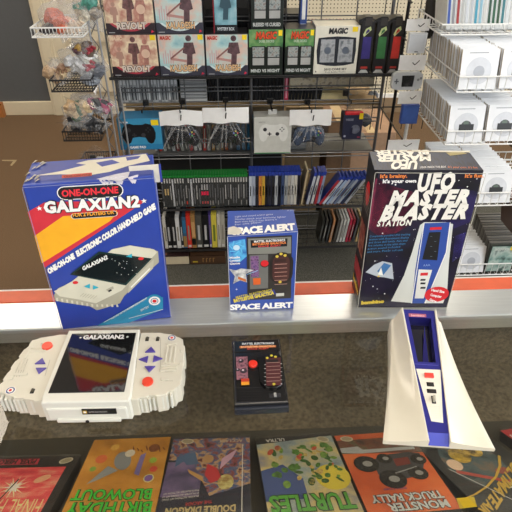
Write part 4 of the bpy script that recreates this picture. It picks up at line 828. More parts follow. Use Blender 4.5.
# ------- card game boxes on the top shelf
def rbox(name, u0, v0, u1, v1, y, d, z=None, ztop=None):
    a = ony(u0, v1, y); b_ = ony(u1, v0, y); return a.x, b_.x, (z if z is not None else a.z), (ztop or b_.z)
def figure(A, x, y, s, m_, l):     # a plain standing silhouette
    A.disc((x, y+s*.42), s*.09, m_, l, False, n=12); A.poly([(x-s*.14, y+s*.30), (x+s*.14, y+s*.30), (x+s*.2, y-s*.02), (x+s*.1, y-s*.05), (x+s*.08, y-s*.4), (x-s*.1, y-s*.4), (x-s*.07, y-s*.05), (x-s*.2, y)], m_, l, False)
def card_box(label, x0, x1, z0, z1, kind, tag_y=True, word=''):
    y = 2.05; d = .11; r = thing('card_game_box', label, 'card game box', ((x0+x1)/2, y, z0)); W = x1-x0; H = z1-z0
    MB().box(-W/2, W/2, 0, d, 0, H, M('2a2a2e', .35), .001).build('carton', r)
    A = Art(V((x0, y-.0003, z0)), (1, 0, 0), (0, 0, 1))
    if kind in 'rk':
        base = M('d8c0a8', .3, scale=14, cols=('c89a7c', 'e8d8b8', 'b87c6c', 'ead6c0')) if kind == 'r' else M('9cc4c8', .3, scale=12, cols=('7ab0bc', 'b8d4d0', 'd8b8a8', '8cc0c8'))
        A.poly([(.001, .001), (W-.001, .001), (W-.001, H-.001), (.001, H-.001)], M('30262a' if kind == 'r' else '3c3c48', .3), 0, False)
        cx = W*.5; cy = H*1.05; R = W*.9; n = 24
        q = [(min(W-.002, max(.002, cx+R*.62*cos(pi+pi*i/n))), max(.003, cy+H*.98*sin(pi+pi*i/n))) for i in range(n+1)]; q = [(.002, H-.002)]+[(.002, H*.4)]+[p for p in q if p[1] < H*.42]+[(W-.002, H*.4), (W-.002, H-.002)]
        A.poly([(.002, H*.25), (W-.002, H*.25), (W-.002, H-.002), (.002, H-.002)], base, 2, False)
        ring = M('b83c4c' if kind == 'r' else 'd4e4e4', .3)
        cc = (W/2, H*.72)
        pts = [(cc[0]+W*.60*cos(t), cc[1]+H*.66*sin(t)) for t in [pi+pi*k/20 for k in range(21)]]; pts = [(min(W-.002, max(.002, a)), max(.002, b)) for a, b in pts]
        A.poly(pts, ring, 1, False); A.poly([(cc[0]+(a-cc[0])*.93, cc[1]+(b-cc[1])*.93) for a, b in pts], base, 3, False)
        if kind == 'r':
            figure(A, W*.5, H*.58, H*.72, M('6c4a48', .4, scale=70, var=.5), 4); figure(A, W*.74, H*.55, H*.66, M('a87468', .4, scale=70, var=.3), 4); figure(A, W*.2, H*.45, H*.5, M('b08878', .4), 4); A.disc((W*.74, H*.55), W*.09, M('d8b8a0', .4), 5, False)
        else:
            figure(A, W*.66, H*.56, H*.80, M('5c4448', .4, scale=70, var=.5), 4); A.line((W*.25, H*.42), (W*.56, H*.68), .006, M('8c5c58', .4), 5, False); A.line((W*.25, H*.42), (W*.6, H*.36), .009, M('b88880', .4), 5, False)
            for k in range(5): A.line((W*(.1+.05*k), H*.3), (W*(.1+.05*k), H*(.55+.07*(k % 2))), .004, M('c8a8a8', .4), 4, False)
        t = 'REVOLT' if kind == 'r' else 'KALADESH'
        for b_, c, l in ((.09, '2c1c20', 6), (.04, 'd8ccc0' if kind == 'r' else 'e0b888', 7)): A.text(t, (W*.22, H*.12), (W*.82, H*.12), (W*.22, H*.26), M(c, .4), l, False, b_)
        A.text('MAGIC', (W*.05, H*.87), (W*.28, H*.87), (W*.06, H*.95), M('c03c30' if kind == 'k' else 'e8d0b0', .4), 6, False, .05)
        A.poly([(W*.9, .003), (W*.97, .008), (W*.92, .014)], M('d02c48', .4), 8, False); A.line((.008, .006), (.03, .006), .003, M('a8a8a8', .4), 8, False)
    elif kind == 'd':
        A.poly([(.001, .001), (W-.001, .001), (W-.001, H-.001), (.001, H-.001)], M('1c241e', .3), 0, False)
        A.poly([(.001, H*.62), (W-.001, H*.62), (W-.001, H-.001), (.001, H-.001)], M('4c7c4c', .3, scale=30, cols=('2c5c3c', '5c8c54', '84a46c')), 1, False)
        for b_, c, l in ((.09, '3a1c10', 3), (.05, 'd8502c', 4)): A.text('MAGIC', (W*.2, H*.80), (W*.8, H*.80), (W*.22, H*.94), M(c, .4), l, False, b_)
        A.text('DUEL DECKS', (W*.3, H*.72), (W*.74, H*.72), (W*.3, H*.77), M('b8c8b0', .4), 4, False, .03)
        for q in (.08, .53):
            A.poly([(W*q, H*.2), (W*(q+.4), H*.2), (W*(q+.4), H*.64), (W*q, H*.64)], M('141618', .3), 2, False)
            A.poly([(W*(q+.03), H*.40), (W*(q+.37), H*.40), (W*(q+.37), H*.62), (W*(q+.03), H*.62)], M('6c7478', .3, scale=90, cols=('38444c', 'a0a8a4', '7c5c54')), 3, False)
            A.poly([(W*(q+.03), H*.22), (W*(q+.37), H*.22), (W*(q+.37), H*.38), (W*(q+.03), H*.38)], M('a8a8a4', .3), 3, False)
        A.text('MIND VS MIGHT' if word == '' else word, (W*.06, H*.06), (W*.92, H*.06), (W*.06, H*.13), M('c8ccc8', .4), 4, False, .03)
    elif kind == 's':      # dark cyan slim box
        A.poly([(.001, .001), (W-.001, .001), (W-.001, H-.001), (.001, H-.001)], M('6f9cac', .3, scale=16, cols=('2c4450', '7cacb8', 'b4ccd0')), 0, False); A.poly([(.001, .001), (W-.001, .001), (W-.001, H*.17), (.001, H*.17)], M('181c20', .3), 1, False)
        A.poly([(-.004, 0), (-.001, 0), (-.001, H), (-.004, H)], M('9c2430', .3), 0, False); figure(A, W*.5, H*.52, H*.62, M('34505c', .4), 1); A.text('MYSTERY BOX', (W*.12, H*.06), (W*.88, H*.06), (W*.12, H*.12), M('c8d0d4', .4), 2, False, .03)
    if tag_y: A.poly([(W*.86, H*.86), (W*.97, H*.86), (W*.97, H*.98), (W*.86, H*.98)], YEL, 9, False)
    A.build('front_print', r); return r
Z0 = .9065
def xx(u, v=60): return ony(u, v, 2.05).x
R1 = Z0+.1505; top = 1.22
rows = [(112, 158.6, 'r', 'left'), (160, 205, 'k', 'second from the left')]
card_box('square card game box with cream and red cover at bottom left of the shelf', xx(111), xx(158.8), Z0, R1, 'r'); card_box('square card game box with cream and red cover stacked at top left', xx(111), xx(158.8), R1+.0005, R1+.151, 'r', False)
card_box('square card game box with pale blue cover stacked directly on its twin', xx(159.4), xx(205.2), R1+.0005, R1+.151, 'k', False); card_box('square card game box with pale blue cover beneath another pale blue box', xx(159.4), xx(205.2), Z0, R1, 'k')
card_box('square card game box with pale blue cover beside the first green card box', xx(206), xx(248.2), Z0, R1-.002, 'k')
card_box('slim tall box with dark teal cover standing on a pale blue card box', xx(214.5, 20), xx(237, 20), R1, R1+.17, 's', False)
hd = ony(265, 28, 2.05).z
card_box('green and black twin deck box right of the pale blue boxes', xx(248.8), xx(282.6), Z0, hd-.004, 'd'); card_box('dark twin deck box stacked on the left green deck box', xx(251, 20), xx(283.3, 20), hd-.0035, hd+.16, 'd', False, 'BLESSED VS CURSED'); card_box('green and black twin deck box beside the white card set', xx(284.5), xx(313.2), Z0, hd-.004, 'd')
# white set box with window
x0, x1 = xx(313.8), xx(357); H = .172; W = x1-x0; r = thing('card_game_box', 'white card set box with dark window showing two silver packs', 'card game box', ((x0+x1)/2, 2.05, Z0))
MB().box(-W/2, W/2, 0, .1, 0, H, M('dcd8c8', .4), .001).build('carton', r); A = Art(V((x0, 2.0497, Z0)), (1, 0, 0), (0, 0, 1))
q = [(W*.08, H*.22), (W*.3, H*.18), (W*.5, H*.17), (W*.7, H*.18), (W*.93, H*.22), (W*.95, H*.5), (W*.93, H*.76), (W*.7, H*.78), (W*.5, H*.79), (W*.3, H*.78), (W*.08, H*.76), (W*.05, H*.5)]
A.poly(q, M('30343c', .2, coat=1), 0, False)
for a_ in (.13, .54): A.poly([(W*a_, H*.25), (W*(a_+.34), H*.25), (W*(a_+.33), H*.73), (W*(a_+.01), H*.73)], M('a8b0b8', .2, .5, scale=40, cols=('6c7480', 'd8dce0', '9ca4ac')), 1, False); A.disc((W*(a_+.17), H*.5), W*.08, M('5c6470', .3), 2, False)
for b_, c, l in ((.08, '8a8a84', 1), (.04, '16161a', 2)): A.text('MAGIC', (W*.3, H*.85), (W*.72, H*.85), (W*.31, H*.95), M(c, .4), l, False, b_)
A.text('2012 CORE SET', (W*.25, H*.08), (W*.78, H*.08), (W*.25, H*.125), INK, 2, False, .02); A.text('Deck Builder Toolkit', (W*.28, H*.03), (W*.76, H*.03), (W*.28, H*.055), INK, 2, False); A.poly([(W*.83, H*.88), (W*.95, H*.88), (W*.95, H*.98), (W*.83, H*.98)], YEL, 3, False)
A.poly([(W*.04, H*.04), (W*.08, H*.04), (W*.06, H*.08)], INK, 2, False); A.build('front_print', r)
for i, (u0, u1, c, nm) in enumerate(((356.8, 371.3, '3c3478', 'purple'), (371.8, 386.2, '3c7844', 'green'), (386.5, 400, 'c8342c', 'red'))):
    x0, x1 = xx(u0+1.2), xx(u1-.4); zt_ = ony(360, 17, 2.05).z; H = zt_-Z0; W = x1-x0; r = thing('deck_pack', 'narrow black blister card pack with %s front panel, slanted header' % nm, 'card pack', ((x0+x1)/2, 2.05, Z0), 0, 'narrow coloured card packs')
    m = MB(); m.box(-W/2, W/2, .0, .10, 0, H*.93, M('1c1a1c', .35), .001); m.prism([(-W/2, 0), (-W/2, .10), (-W/2, .1)][:0] or [(0, H*.93), (.10, H*.93), (.10, H*.86), (0, H)][:3], -W/2, W/2, M('1c1a1c', .35), X=Matrix(((0, 0, 1, 0), (1, 0, 0, 0), (0, 1, 0, 0), (0, 0, 0, 1)))) if False else None; m.build('carton', r)
    A = Art(V((x0, 2.0497, Z0)), (1, 0, 0), (0, 0, 1)); A.poly([(W*.2, H*.27), (W*.86, H*.27), (W*.84, H*.66), (W*.22, H*.66)], M(c, .3, scale=30, var=.25), 1, False); A.poly([(W*.26, H*.66), (W*.78, H*.78), (W*.7, H*.84), (W*.36, H*.8), (W*.18, H*.7)], M('c8d494', .35), 2, False); A.poly([(W*.36, H*.7), (W*.66, H*.76), (W*.56, H*.8), (W*.4, H*.76)], M(c, .3), 3, False)
    A.poly([(W*.1, .002), (W*.9, .002), (W*.7, H*.07), (W*.3, H*.07)], M('b8b8b4', .3), 1, False); A.poly([(W*.24, H*.09), (W*.8, H*.09), (W*.78, H*.13), (W*.26, H*.13)], M('b03c34', .3), 1, False); A.poly([(W*.25, H*.85), (W*.78, H*.85), (W*.78, H*.98), (W*.25, H*.98)], M('3a3634', .3), 1, False)
    A.build('front_print', r)
    MB().prism([(W*.28, H), (-W*.2, H), (-W*.72, H*.945), (-W*.72, H*.90), (-W*.3, H*.88), (W*.28, H*.88)], -.05, -.004, M('1a1a1a', .35), X=Matrix(((1, 0, 0, 0), (0, 0, -1, 0), (0, 1, 0, 0), (0, 0, 0, 1)))).build('header_flap', r)
    MB().prism([(0, 0), (.075, 0), (.075, .022), (0, .022)], -.0015, .0015, M('1a1a1a', .35), X=Matrix.Translation((-W/2, -.002, H*.93)) @ Matrix.Rotation(radians(150), 4, 'Z') if False else Matrix.Translation((-W/2+.012, .01, H*.90)) @ Matrix.Rotation(radians(168), 4, 'Y') @ Matrix.Rotation(radians(90), 4, 'X')).build('header_flap', r) if False else None

# ------- pegged goods
def peg(x, z, y0=2.195, y1=2.07):
    m = MB(); m.tube([(x, y0, z), (x, y1, z), (x, y1-.004, z+.012)], .0028, DWIRE, 6); m.box(x-.012, x+.012, 2.186, 2.196, z-.012, z+.012, M('161616', .4), .002); return m
def pegthing(x, z, lb, y1=2.07): tag(peg(x, z, y1=y1).build('display_hook'), lb, 'hook')
PADO = [(-.05, -.045), (-.062, -.04), (-.072, -.02), (-.075, .005), (-.068, .03), (-.055, .045), (-.035, .05), (-.02, .044), (.02, .044), (.035, .05), (.055, .045), (.068, .03), (.075, .005), (.072, -.02), (.062, -.04), (.05, -.045), (.038, -.038), (.028, -.016), (.0, -.012), (-.028, -.016), (-.038, -.038)]
def gamepad(parent, s, col, y=0):
    Xm = Matrix.Rotation(radians(90), 4, 'X') @ Matrix.Scale(s, 4)
    m = MB(); m.prism(PADO[::-1][::-1][::-1], -.014, .014, M(col, .12), .008, X=Xm); m.build('pad_body', parent, smooth=True)
    m = MB()
    for x, y_ in ((-.043, .02), (.02, -.004)): m.cyl((x, y_), .011, .013, .022, M('1a1a1c', .4), 16, X=Xm)
    m.build('thumbsticks', parent)
    m = MB(); m.box(-.028, -.012, -.007, -.001, .013, .017, M('303034', .4), X=Xm).box(-.023, -.017, -.012, .004, .013, .017, M('303034', .4), X=Xm); m.build('direction_pad', parent)
    m = MB()
    for dx, dy, c in ((0, .009, 'c8b83c'), (0, -.009, '4c9c4c'), (.009, 0, 'b8443c'), (-.009, 0, '3c5cac')): m.cyl((.043+dx, .02+dy), .0038, .013, .017, M(c, .4), 10, X=Xm)
    m.build('action_buttons', parent)
def pad_art(A, cx, cy, s, c1, c2='303034', l=2):
    A.poly([(cx+x*s, cy+y*s) for x, y in PADO[::-1]], M(c1, .4), l, False)
    for x, y in ((-.043, .02), (.02, -.004)): A.disc((cx+x*s, cy+y*s), .010*s, M(c2, .4), l+1, False, n=14)
    A.line((cx-.03*s, cy-.004*s), (cx-.010*s, cy-.004*s), .006*s, M(c2, .4), l+1, False); A.line((cx-.02*s, cy-.013*s), (cx-.02*s, cy+.006*s), .006*s, M(c2, .4), l+1, False)
    for dx, dy, c in ((0, .009, 'c8b83c'), (0, -.009, '4c9c4c'), (.009, 0, 'b8443c'), (-.009, 0, '3c5cac')): A.disc((cx+(.043+dx)*s, cy+(.02+dy)*s), .0036*s, M(c if c2 == '303034' else c2, .4), l+1, False, n=10)
def bagged(u0, u1, vt, vb, vbag, col, lb, lbb, mark, sag=0, s=.90, hlb=''):
    y = 2.08; a = ony(u0, vb, y); b_ = ony(u1, vt, y); c = ony((u0+u1)/2, (vt+vb)/2, y); W = b_.x-a.x; Hc = b_.z-a.z
    zt = b_.z; zb = ony(u0, vbag, y).z
    pegthing(c.x, zt-.008, hlb, 2.06)
    r = thing('product_bag', lbb, 'plastic bag', (c.x, y, zb))
    m = MB(); n = 12; top_ = []; bot = []
    for i in range(n+1):
        t = i/n*2-1; zz_ = -sag*abs(t)**1.3; top_.append((t*W/2, -.004-.006*(1-t*t), zt-zb+zz_)); bot.append((t*W/2, -.004-.006*(1-t*t), a.z-zb+zz_*.6+.003*sin(i)))
    for i in range(n):
        for yy in (0, .0012): m.poly([tuple(V(q)+V((0, yy, 0))) for q in (bot[i], bot[i+1], top_[i+1], top_[i])], PAPER)
    m.flat = 1; card = m.build('header_card', r)
    m = MB(); m.prism([(-.003, -.002), (.001, -.002), (.004, .022), (-.0005, .022)], 0, .0006, INK, X=Matrix.Translation((mark, -.0125, (a.z+zt)/2-zb-.01)) @ Matrix.Rotation(radians(90), 4, 'X')); m.build('price_mark', card)
    # crumpled film pouch, front and back
    m = MB(); nx, nz = 14, 12; fi = m.mi(FILM)
    for side in (-1, 1):
        g_ = [[m.bm.verts.new(((i/nx*2-1)*W/2*.96*(1-.08*(1-k/nz)), (.018+side*(.03*(1-(i/nx*2-1)**2)**.5*(1-k/nz)**.3*(1 if k else .3)+.001)+.006*noise.noise(V((i*.6, k*.5, side*3+u0))))*(1 if k < nz else .2), (a.z-zb+.004)*k/nz)) for i in range(nx+1)] for k in range(nz+1)]
        for k in range(nz):
            for i in range(nx): f = m.bm.faces.new((g_[k][i], g_[k][i+1], g_[k+1][i+1], g_[k+1][i])); f.material_index = fi
    for k in range(7):
        xk = (k-3)*W*.13; x2 = xk*1.25+.006*sin(k*3+u0); z2 = (a.z-zb)*(.15+.5*((k*37 % 10)/10))
        m.poly([(xk*.5-.001, -.013, a.z-zb), (xk*.5+.006, -.0135, a.z-zb), (x2+.004, -.022, z2), (x2, -.0225, z2+.004)], FILM3)  # milky strips: folds with their highlight streaks put into the colour
    m.flat = 1; m.build('film_pouch', r)
    zc = zb+(a.z-zb)*.46
    p = thing('game_controller', lb, 'game controller', (c.x, y+.018, zc)); gamepad(p, s, col)
bagged(160, 202, 108.5, 124.5, 151, '1a1c22', 'glossy black game controller in the left bag', 'clear bag with creased white header and black controller, left of pair', 0, .010, hlb='black display hook above the creased white header card')
bagged(203, 248.5, 106.5, 122.5, 151, '222428', 'matte black game controller in the middle bag', 'clear bag with flat white header and black controller, right of pair', .0, .001, hlb='black display hook above the flat white header card')
bagged(289, 332, 108.5, 125, 149, '3c4c64', 'slate blue game controller in the right bag', 'clear bag with white header and slate blue controller beside the white carton', .01, .002, hlb='black display hook above the slate blue controller bag')
def pegbox(u0, v0, u1, v1, d, lb, col, draw, y=2.08, cat='controller box', name='product_box'):
    a = ony(u0, v1, y); b_ = ony(u1, v0, y); W = b_.x-a.x; H = b_.z-a.z; r = thing(name, lb, cat, ((a.x+b_.x)/2, y, a.z))
    MB().box(-W/2, W/2, 0, d, 0, H, M(col, .4), .0008).build('carton', r); A = Art(V((a.x, y-.0003, a.z)), (1, 0, 0), (0, 0, 1)); draw(A, W, H); A.build('front_print', r); return r, W, H
def dbl(A, W, H):
    A.poly([(.001, .001), (W-.001, .001), (W-.001, H-.001), (.001, H-.001)], M('3c90b8', .35), 0, False); A.poly([(.001, .001), (W-.001, .001), (W-.001, H*.18), (.001, H*.18)], M('2c7cac', .35), 1, False)
    pad_art(A, W*.47, H*.5, W/.19, '16161a', '3a3a3e'); A.poly([(W*.78, H*.78), (W*.95, H*.78), (W*.95, H*.95), (W*.78, H*.95)], YEL, 5, False); A.text('GAME PAD', (W*.22, H*.05), (W*.6, H*.05), (W*.22, H*.12), PAPER, 3, False, .04); A.text('wireless', (W*.05, H*.86), (W*.25, H*.86), (W*.05, H*.92), PAPER, 3, False, .04)
pegbox(121, 118, 160, 150, .09, 'bright blue controller carton with picture of a black pad', '2c7098', dbl)
def dwh(A, W, H):
    A.poly([(.001, .001), (W-.001, .001), (W-.001, H-.001), (.001, H-.001)], M('c4c4bc', .4), 0, False); pad_art(A, W*.52, H*.56, W/.19, 'd8d8d2', '2c2c30'); A.poly([(W*.02, 0), (W*.98, 0), (W*.98, .003), (W*.02, .003)], M('3c8c4c', .4), 2, False); A.text('XBOX', (W*.12, H*.84), (W*.3, H*.84), (W*.12, H*.88), M('6c6c68', .4), 2, False)
r, W, H = pegbox(254, 116.5, 292, 153.5, .07, 'white controller carton with picture of a white pad hanging on hook', 'b4b4ac', dwh)
MB().prism([(-.018, H-.001), (.018, H-.001), (.018, H+.020), (-.018, H+.020)], .03, .0315, M('b8b8b4', .4), X=Matrix(((1, 0, 0, 0), (0, 0, 1, 0), (0, 1, 0, 0), (0, 0, 0, 1)))).build('hang_tab', r)
pegthing(ony(272, 108, 2.08).x, ony(272, 110, 2.08).z, 'black display hook over the white controller carton'); pegthing(ony(142, 110, 2.08).x, ony(142, 112, 2.08).z, 'black display hook over the bright blue carton')
def dnv(A, W, H):
    A.poly([(.001, .001), (W-.001, .001), (W-.001, H-.001), (.001, H-.001)], M('2c3048', .4), 0, False); A.disc((W*.66, H*.42), W*.24, M('6c7080', .4, scale=60, var=.3), 1, False); A.poly([(W*.4, H*.2), (W*.52, H*.2), (W*.52, H*.5), (W*.4, H*.5)], M('20243c', .4), 2, False)
    A.text('WIRELESS', (W*.12, H*.78), (W*.52, H*.78), (W*.12, H*.86), M('8c90a0', .4), 2, False, .04); A.disc((W*.14, H*.14), W*.06, M('a8acc0', .4), 2, False); A.poly([(W*.8, H*.06), (W*.94, H*.06), (W*.94, H*.12), (W*.8, H*.12)], M('9c3450', .4), 2, False)
r, W, H = pegbox(341.5, 115, 363.5, 139.5, .06, 'small navy accessory box with red top and yellow price sticker on hook', '262a40', dnv)
MB().box(-W*.42, W*.5, -.001, .02, H, H+.012, RED, .003).build('red_cap', r); MB().box(W*.3, W*.5, -.0025, -.0005, H*.84, H+.008, YEL).build('price_sticker', r)
pegthing(ony(351, 100, 2.08).x, ony(351, 102, 2.08).z, 'black display hook over the small navy box')
# right column of hang cards
def tick(A, W, H): A.line((W*.5, H*.52), (W*.6, H*.36), .003, INK, 2, False); A.line((W*.6, H*.36), (W*.76, H*.66), .003, INK, 2, False)
def hang(u0, v0, u1, v1, lb, y=1.98, col='f6f6f4', draw=tick, d=.0015, cat='price card', name='header_card'):
    a = ony(u0, v1, y); b_ = ony(u1, v0, y); W = b_.x-a.x; H = b_.z-a.z; r = thing(name, lb, cat, ((a.x+b_.x)/2, y, a.z))
    MB().box(-W/2, W/2, 0, d, 0, H, M(col, .6), .0004 if d < .01 else .001).build('card' if d < .01 else 'carton', r); A = Art(V((a.x, y-.0002, a.z)), (1, 0, 0), (0, 0, 1)); draw(A, W, H); A.build('markings', r); return r, W, H, a
hang(405.5, 19, 431, 31, 'white header card with tick mark, topmost of the hanging column')
hang(407, 33, 428, 53.5, 'white memory case below the topmost ticked header card', col='dfe2e4', draw=lambda A, W, H: A.poly([(W*.08, H*.08), (W*.92, H*.08), (W*.92, H*.92), (W*.08, H*.92)], M('d4d8dc', .3), 0, False).line((W*.4, H*.08), (W*.6, H*.08), .003, INK, 1, False), d=.02, cat='accessory case', name='accessory_case')
hang(398, 55, 427, 70.5, 'white header card with tick mark above the handheld with buttons')
hang(397.5, 91, 422.5, 104, 'white header card with tick mark above the blue packet')
hang(400, 105, 420, 124, 'blue packet at the bottom of the hanging column', col='3c58a8', draw=lambda A, W, H: A.poly([(W*.06, H*.06), (W*.94, H*.06), (W*.94, H*.94), (W*.06, H*.94)], M('4a6cbc', .35, scale=20, var=.2), 0, False), d=.02, cat='packet', name='blue_packet')
hang(387, 139.5, 420, 150.5, 'white header card with tick mark just above the black carton')
hang(505, 70, 524, 80, 'white header card with tick mark at the right edge') if False else None
def dgb(A, W, H):
    A.poly([(W*.33, H*.2), (W*.69, H*.2), (W*.71, H*.82), (W*.31, H*.82)], M('1c2226', .2, coat=1), 1, False); A.line((W*.08, H*.5), (W*.22, H*.5), .005, M('606468', .4), 1, False); A.line((W*.15, H*.35), (W*.15, H*.65), .005, M('606468', .4), 1, False); A.disc((W*.84, H*.58), .005, M('808488', .4), 1, False).disc((W*.92, H*.66), .005, M('808488', .4), 1, False)
y = 1.98; a = ony(390.5, 90.5, y); b_ = ony(424.5, 72, y); W = b_.x-a.x; H = b_.z-a.z; r = thing('handheld_console', 'small silver handheld game console with dark screen hanging in the card column', 'handheld game', ((a.x+b_.x)/2, y, a.z))
MB().prism([(-W/2, H*.35), (-W*.46, H*.08), (-W*.3, 0), (W*.3, 0), (W*.46, H*.08), (W/2, H*.35), (W*.48, H*.85), (W*.36, H), (-W*.36, H), (-W*.48, H*.85)], 0, .02, M('c0c4c6', .35), .003, X=Matrix(((1, 0, 0, 0), (0, 0, -1, .02), (0, 1, 0, 0), (0, 0, 0, 1)))).build('body', r); A = Art(V((a.x, y-.0003, a.z)), (1, 0, 0), (0, 0, 1)); dgb(A, W, H); A.build('face_print', r)
xa = ony(416, 20, 1.98).x
m = MB(); m.tube([(.69, 2.2, .05), (.69, 2.2, 1.9)], .007, DWIRE, 8); 
for z_, yy in ((1.165, 0), (1.04, 0), (.90, 0), (.72, 0)): m.tube([(xa-.02, 2.2, z_), (xa-.02, 1.99, z_)], .0025, DWIRE, 6); m.tube([(.60, 2.2, z_), (.83, 2.2, z_)], .003, DWIRE, 6)
xc = ony(403, 140, 1.98); m.tube([(xc.x, 2.2, xc.z+.0), (xc.x, 1.99, xc.z)], .0025, DWIRE, 6)
for k in range(6): m.tube([(.60+.046*k, 2.2, .62), (.60+.046*k, 2.2, 1.4)], .002, DWIRE, 5)
tag(m.build('hook_rail'), 'dark wire rail and hooks carrying the hanging white cards', 'rail')

# ------------------------------------------------------------------ left wire tower with baskets
tx, ty = -.498, 2.02
m = MB()
for x, y in ((tx, ty), (tx+.03, ty), (tx+.042, ty+.05), (tx+.066, ty+.05)): m.tube([(x, y, .03), (x, y, 1.9)], .0035, M('a6a8aa', .35, .5), 6)
for x, y in ((tx, ty), (tx+.042, ty+.05)):
    k = 0; z_ = .06
    while z_ < 1.85: m.tube([(x if k % 2 else x+.024, y, z_), (x+.024 if k % 2 else x, y, z_+.04)], .002, WIRE, 5); z_ += .04; k += 1
tag(m.build('wire_tower'), 'grey ladder-braced wire tower carrying the toy baskets', 'display rack')
def basket(x0, x1, y0, y1, z0, h, m_, lb, n=14, legs=None):
    m = MB()
    for z_, g_ in ((z0, .0), (z0+h, .0)): m.tube([(x0, y0, z_), (x1, y0, z_), (x1, y1, z_), (x0, y1, z_)], .003, m_, 6, True)
    for i in range(n+1): x = x0+(x1-x0)*i/n; m.tube([(x, y0, z0+h), (x, y0, z0), (x, y1, z0), (x, y1, z0+h)], .0018, m_, 4)
    k = max(4, int((y1-y0)/.03))
    for i in range(1, k): y = y0+(y1-y0)*i/k; m.tube([(x0, y, z0+h), (x0, y, z0), (x1, y, z0), (x1, y, z0+h)], .0018, m_, 4)
    return tag(m.build('wire_basket'), lb, 'basket')
B1 = (1.02, WWIRE, 'white wire basket of bagged toys, highest on the left tower'); B2 = (.868, DWIRE, 'black wire basket of bagged toys, middle of the left tower'); B3 = (.665, DWIRE, 'black wire basket of bagged toys, lowest on the left tower')
basket(-.675, tx-.006, 1.94, 2.16, 1.074, .030, WWIRE, B1[2]); basket(-.650, tx-.006, 1.94, 2.16, .888, .040, DWIRE, B2[2]); basket(-.645, tx-.006, 1.94, 2.16, .700, .036, DWIRE, B3[2])
rr = random.Random(12)
bg = [ # centre px, base z, (rx,ry,rz), rot, content colours, label
 ((62, 18), 1.045, (.085, .05, .065), .3, ('c05a38', 'd8a890', 'c8b8a8', '3a3436', 'dcc8b4'), 'clear bag with orange and flesh coloured toys, front of the white basket'),
 ((88, 10), 1.06, (.05, .04, .08), -.5, ('4c8c7c', 'b8a890', '7c6c54', 'c8c0ac'), 'clear bag with green and yellow toys, rear of the white basket'),
 ((78, 62), .88, (.08, .05, .05), .5, ('c8c8c8', 'e8e8e4', 'a8a8a0'), 'clear bag with white toy vehicle in the middle basket'),
 ((58, 72), .88, (.05, .045, .045), -.3, ('b89c7c', '8c6c54', 'c8b08c'), 'clear bag with tan toy figures in the middle basket'),
 ((84, 48), .90, (.045, .04, .04), .2, ('98303c', '6c5c50', 'b8944c', '54343c'), 'clear bag with red and yellow toy parts in the middle basket'),
 ((92, 70), .88, (.045, .04, .07), .6, ('6c7078', 'b4bcc4', '8c929a', 'a05860'), 'clear bag with grey toy parts against the tower'),
 ((80, 108), .69, (.07, .05, .05), -.4, ('d0b890', 'c8a880', '4c6c4c'), 'clear bag with cream toy figures in the lowest basket'),
 ((98, 106), .69, (.07, .05, .04), .4, ('a85c74', '9c9fa6', 'b8bcc0', '4a4c50'), 'clear bag with pink and grey toy parts in the lowest basket'),
 ((84, 124), .69, (.085, .045, .035), .1, ('26282a', '34363a', '1c1c20'), 'clear bag with black toy parts in the lowest basket'),
]
for i, ((u, v), zb, rad, ro_, cc, lb) in enumerate(bg):
    p = ony(u, v, 2.02); r = thing('toy_bag', lb, 'plastic bag', (p.x, 2.03, p.z), 0, 'bagged toys in the left baskets')
    m = MB(); m.blob((0, 0, 0), (rad[0], rad[1]*.9, rad[2]), FILM2, i*1.7+1, .5, 2, 4, ro_)
    x_ = rad[0]*.9
    for k in range(5): a_ = rr.random()*6.28; m.poly([(cos(a_)*rad[0]*.6, -.02, sin(a_)*rad[2]*.6), (cos(a_+.5)*rad[0]*1.35, -.03, sin(a_+.5)*rad[2]*1.25), (cos(a_+.9)*rad[0]*.8, -.01, sin(a_+.9)*rad[2]*.9)], FILM2)
    m.build('bag_film', r)
    for k in range(6):
        c = cc[k % len(cc)]; m = MB(); x = (rr.random()-.5)*rad[0]*1.1; z_ = (rr.random()-.6)*rad[2]*.9; yy = -.01-rr.random()*.015
        m.blob((x, yy, z_), (rad[0]*(.3+rr.random()*.25), .018, rad[2]*(.28+rr.random()*.25)), M(c, .4, scale=120, var=.3), k+i, .5, 2, 4, rr.random()*3)
        x2 = x+rad[0]*.3; m.tube([(x, yy, z_), (x2, yy-.006, z_+rad[2]*.3), (x2+.012, yy-.01, z_+rad[2]*.15)], .005, M(c, .4), 6); m.build('packed_toy', r)
# bag on platform below the tower
basket(-.640, tx-.006, 1.94, 2.16, .520, .036, DWIRE, 'black wire basket under the lowest full toy basket'); p = ony(94, 158, 2.0); r = thing('toy_bag', 'clear bag with black and white part hanging below the lowest basket', 'plastic bag', (p.x, 2.0, p.z)); MB().blob((0, 0, 0), (.05, .03, .045), FILM, 3, .4, 3).build('bag_film', r); MB().box(-.012, .012, -.02, -.008, -.045, .02, M('1c1e20', .4), .003).box(.014, .04, -.018, -.006, -.04, .01, M('a8b0b8', .4), .003).build('packed_part', r)

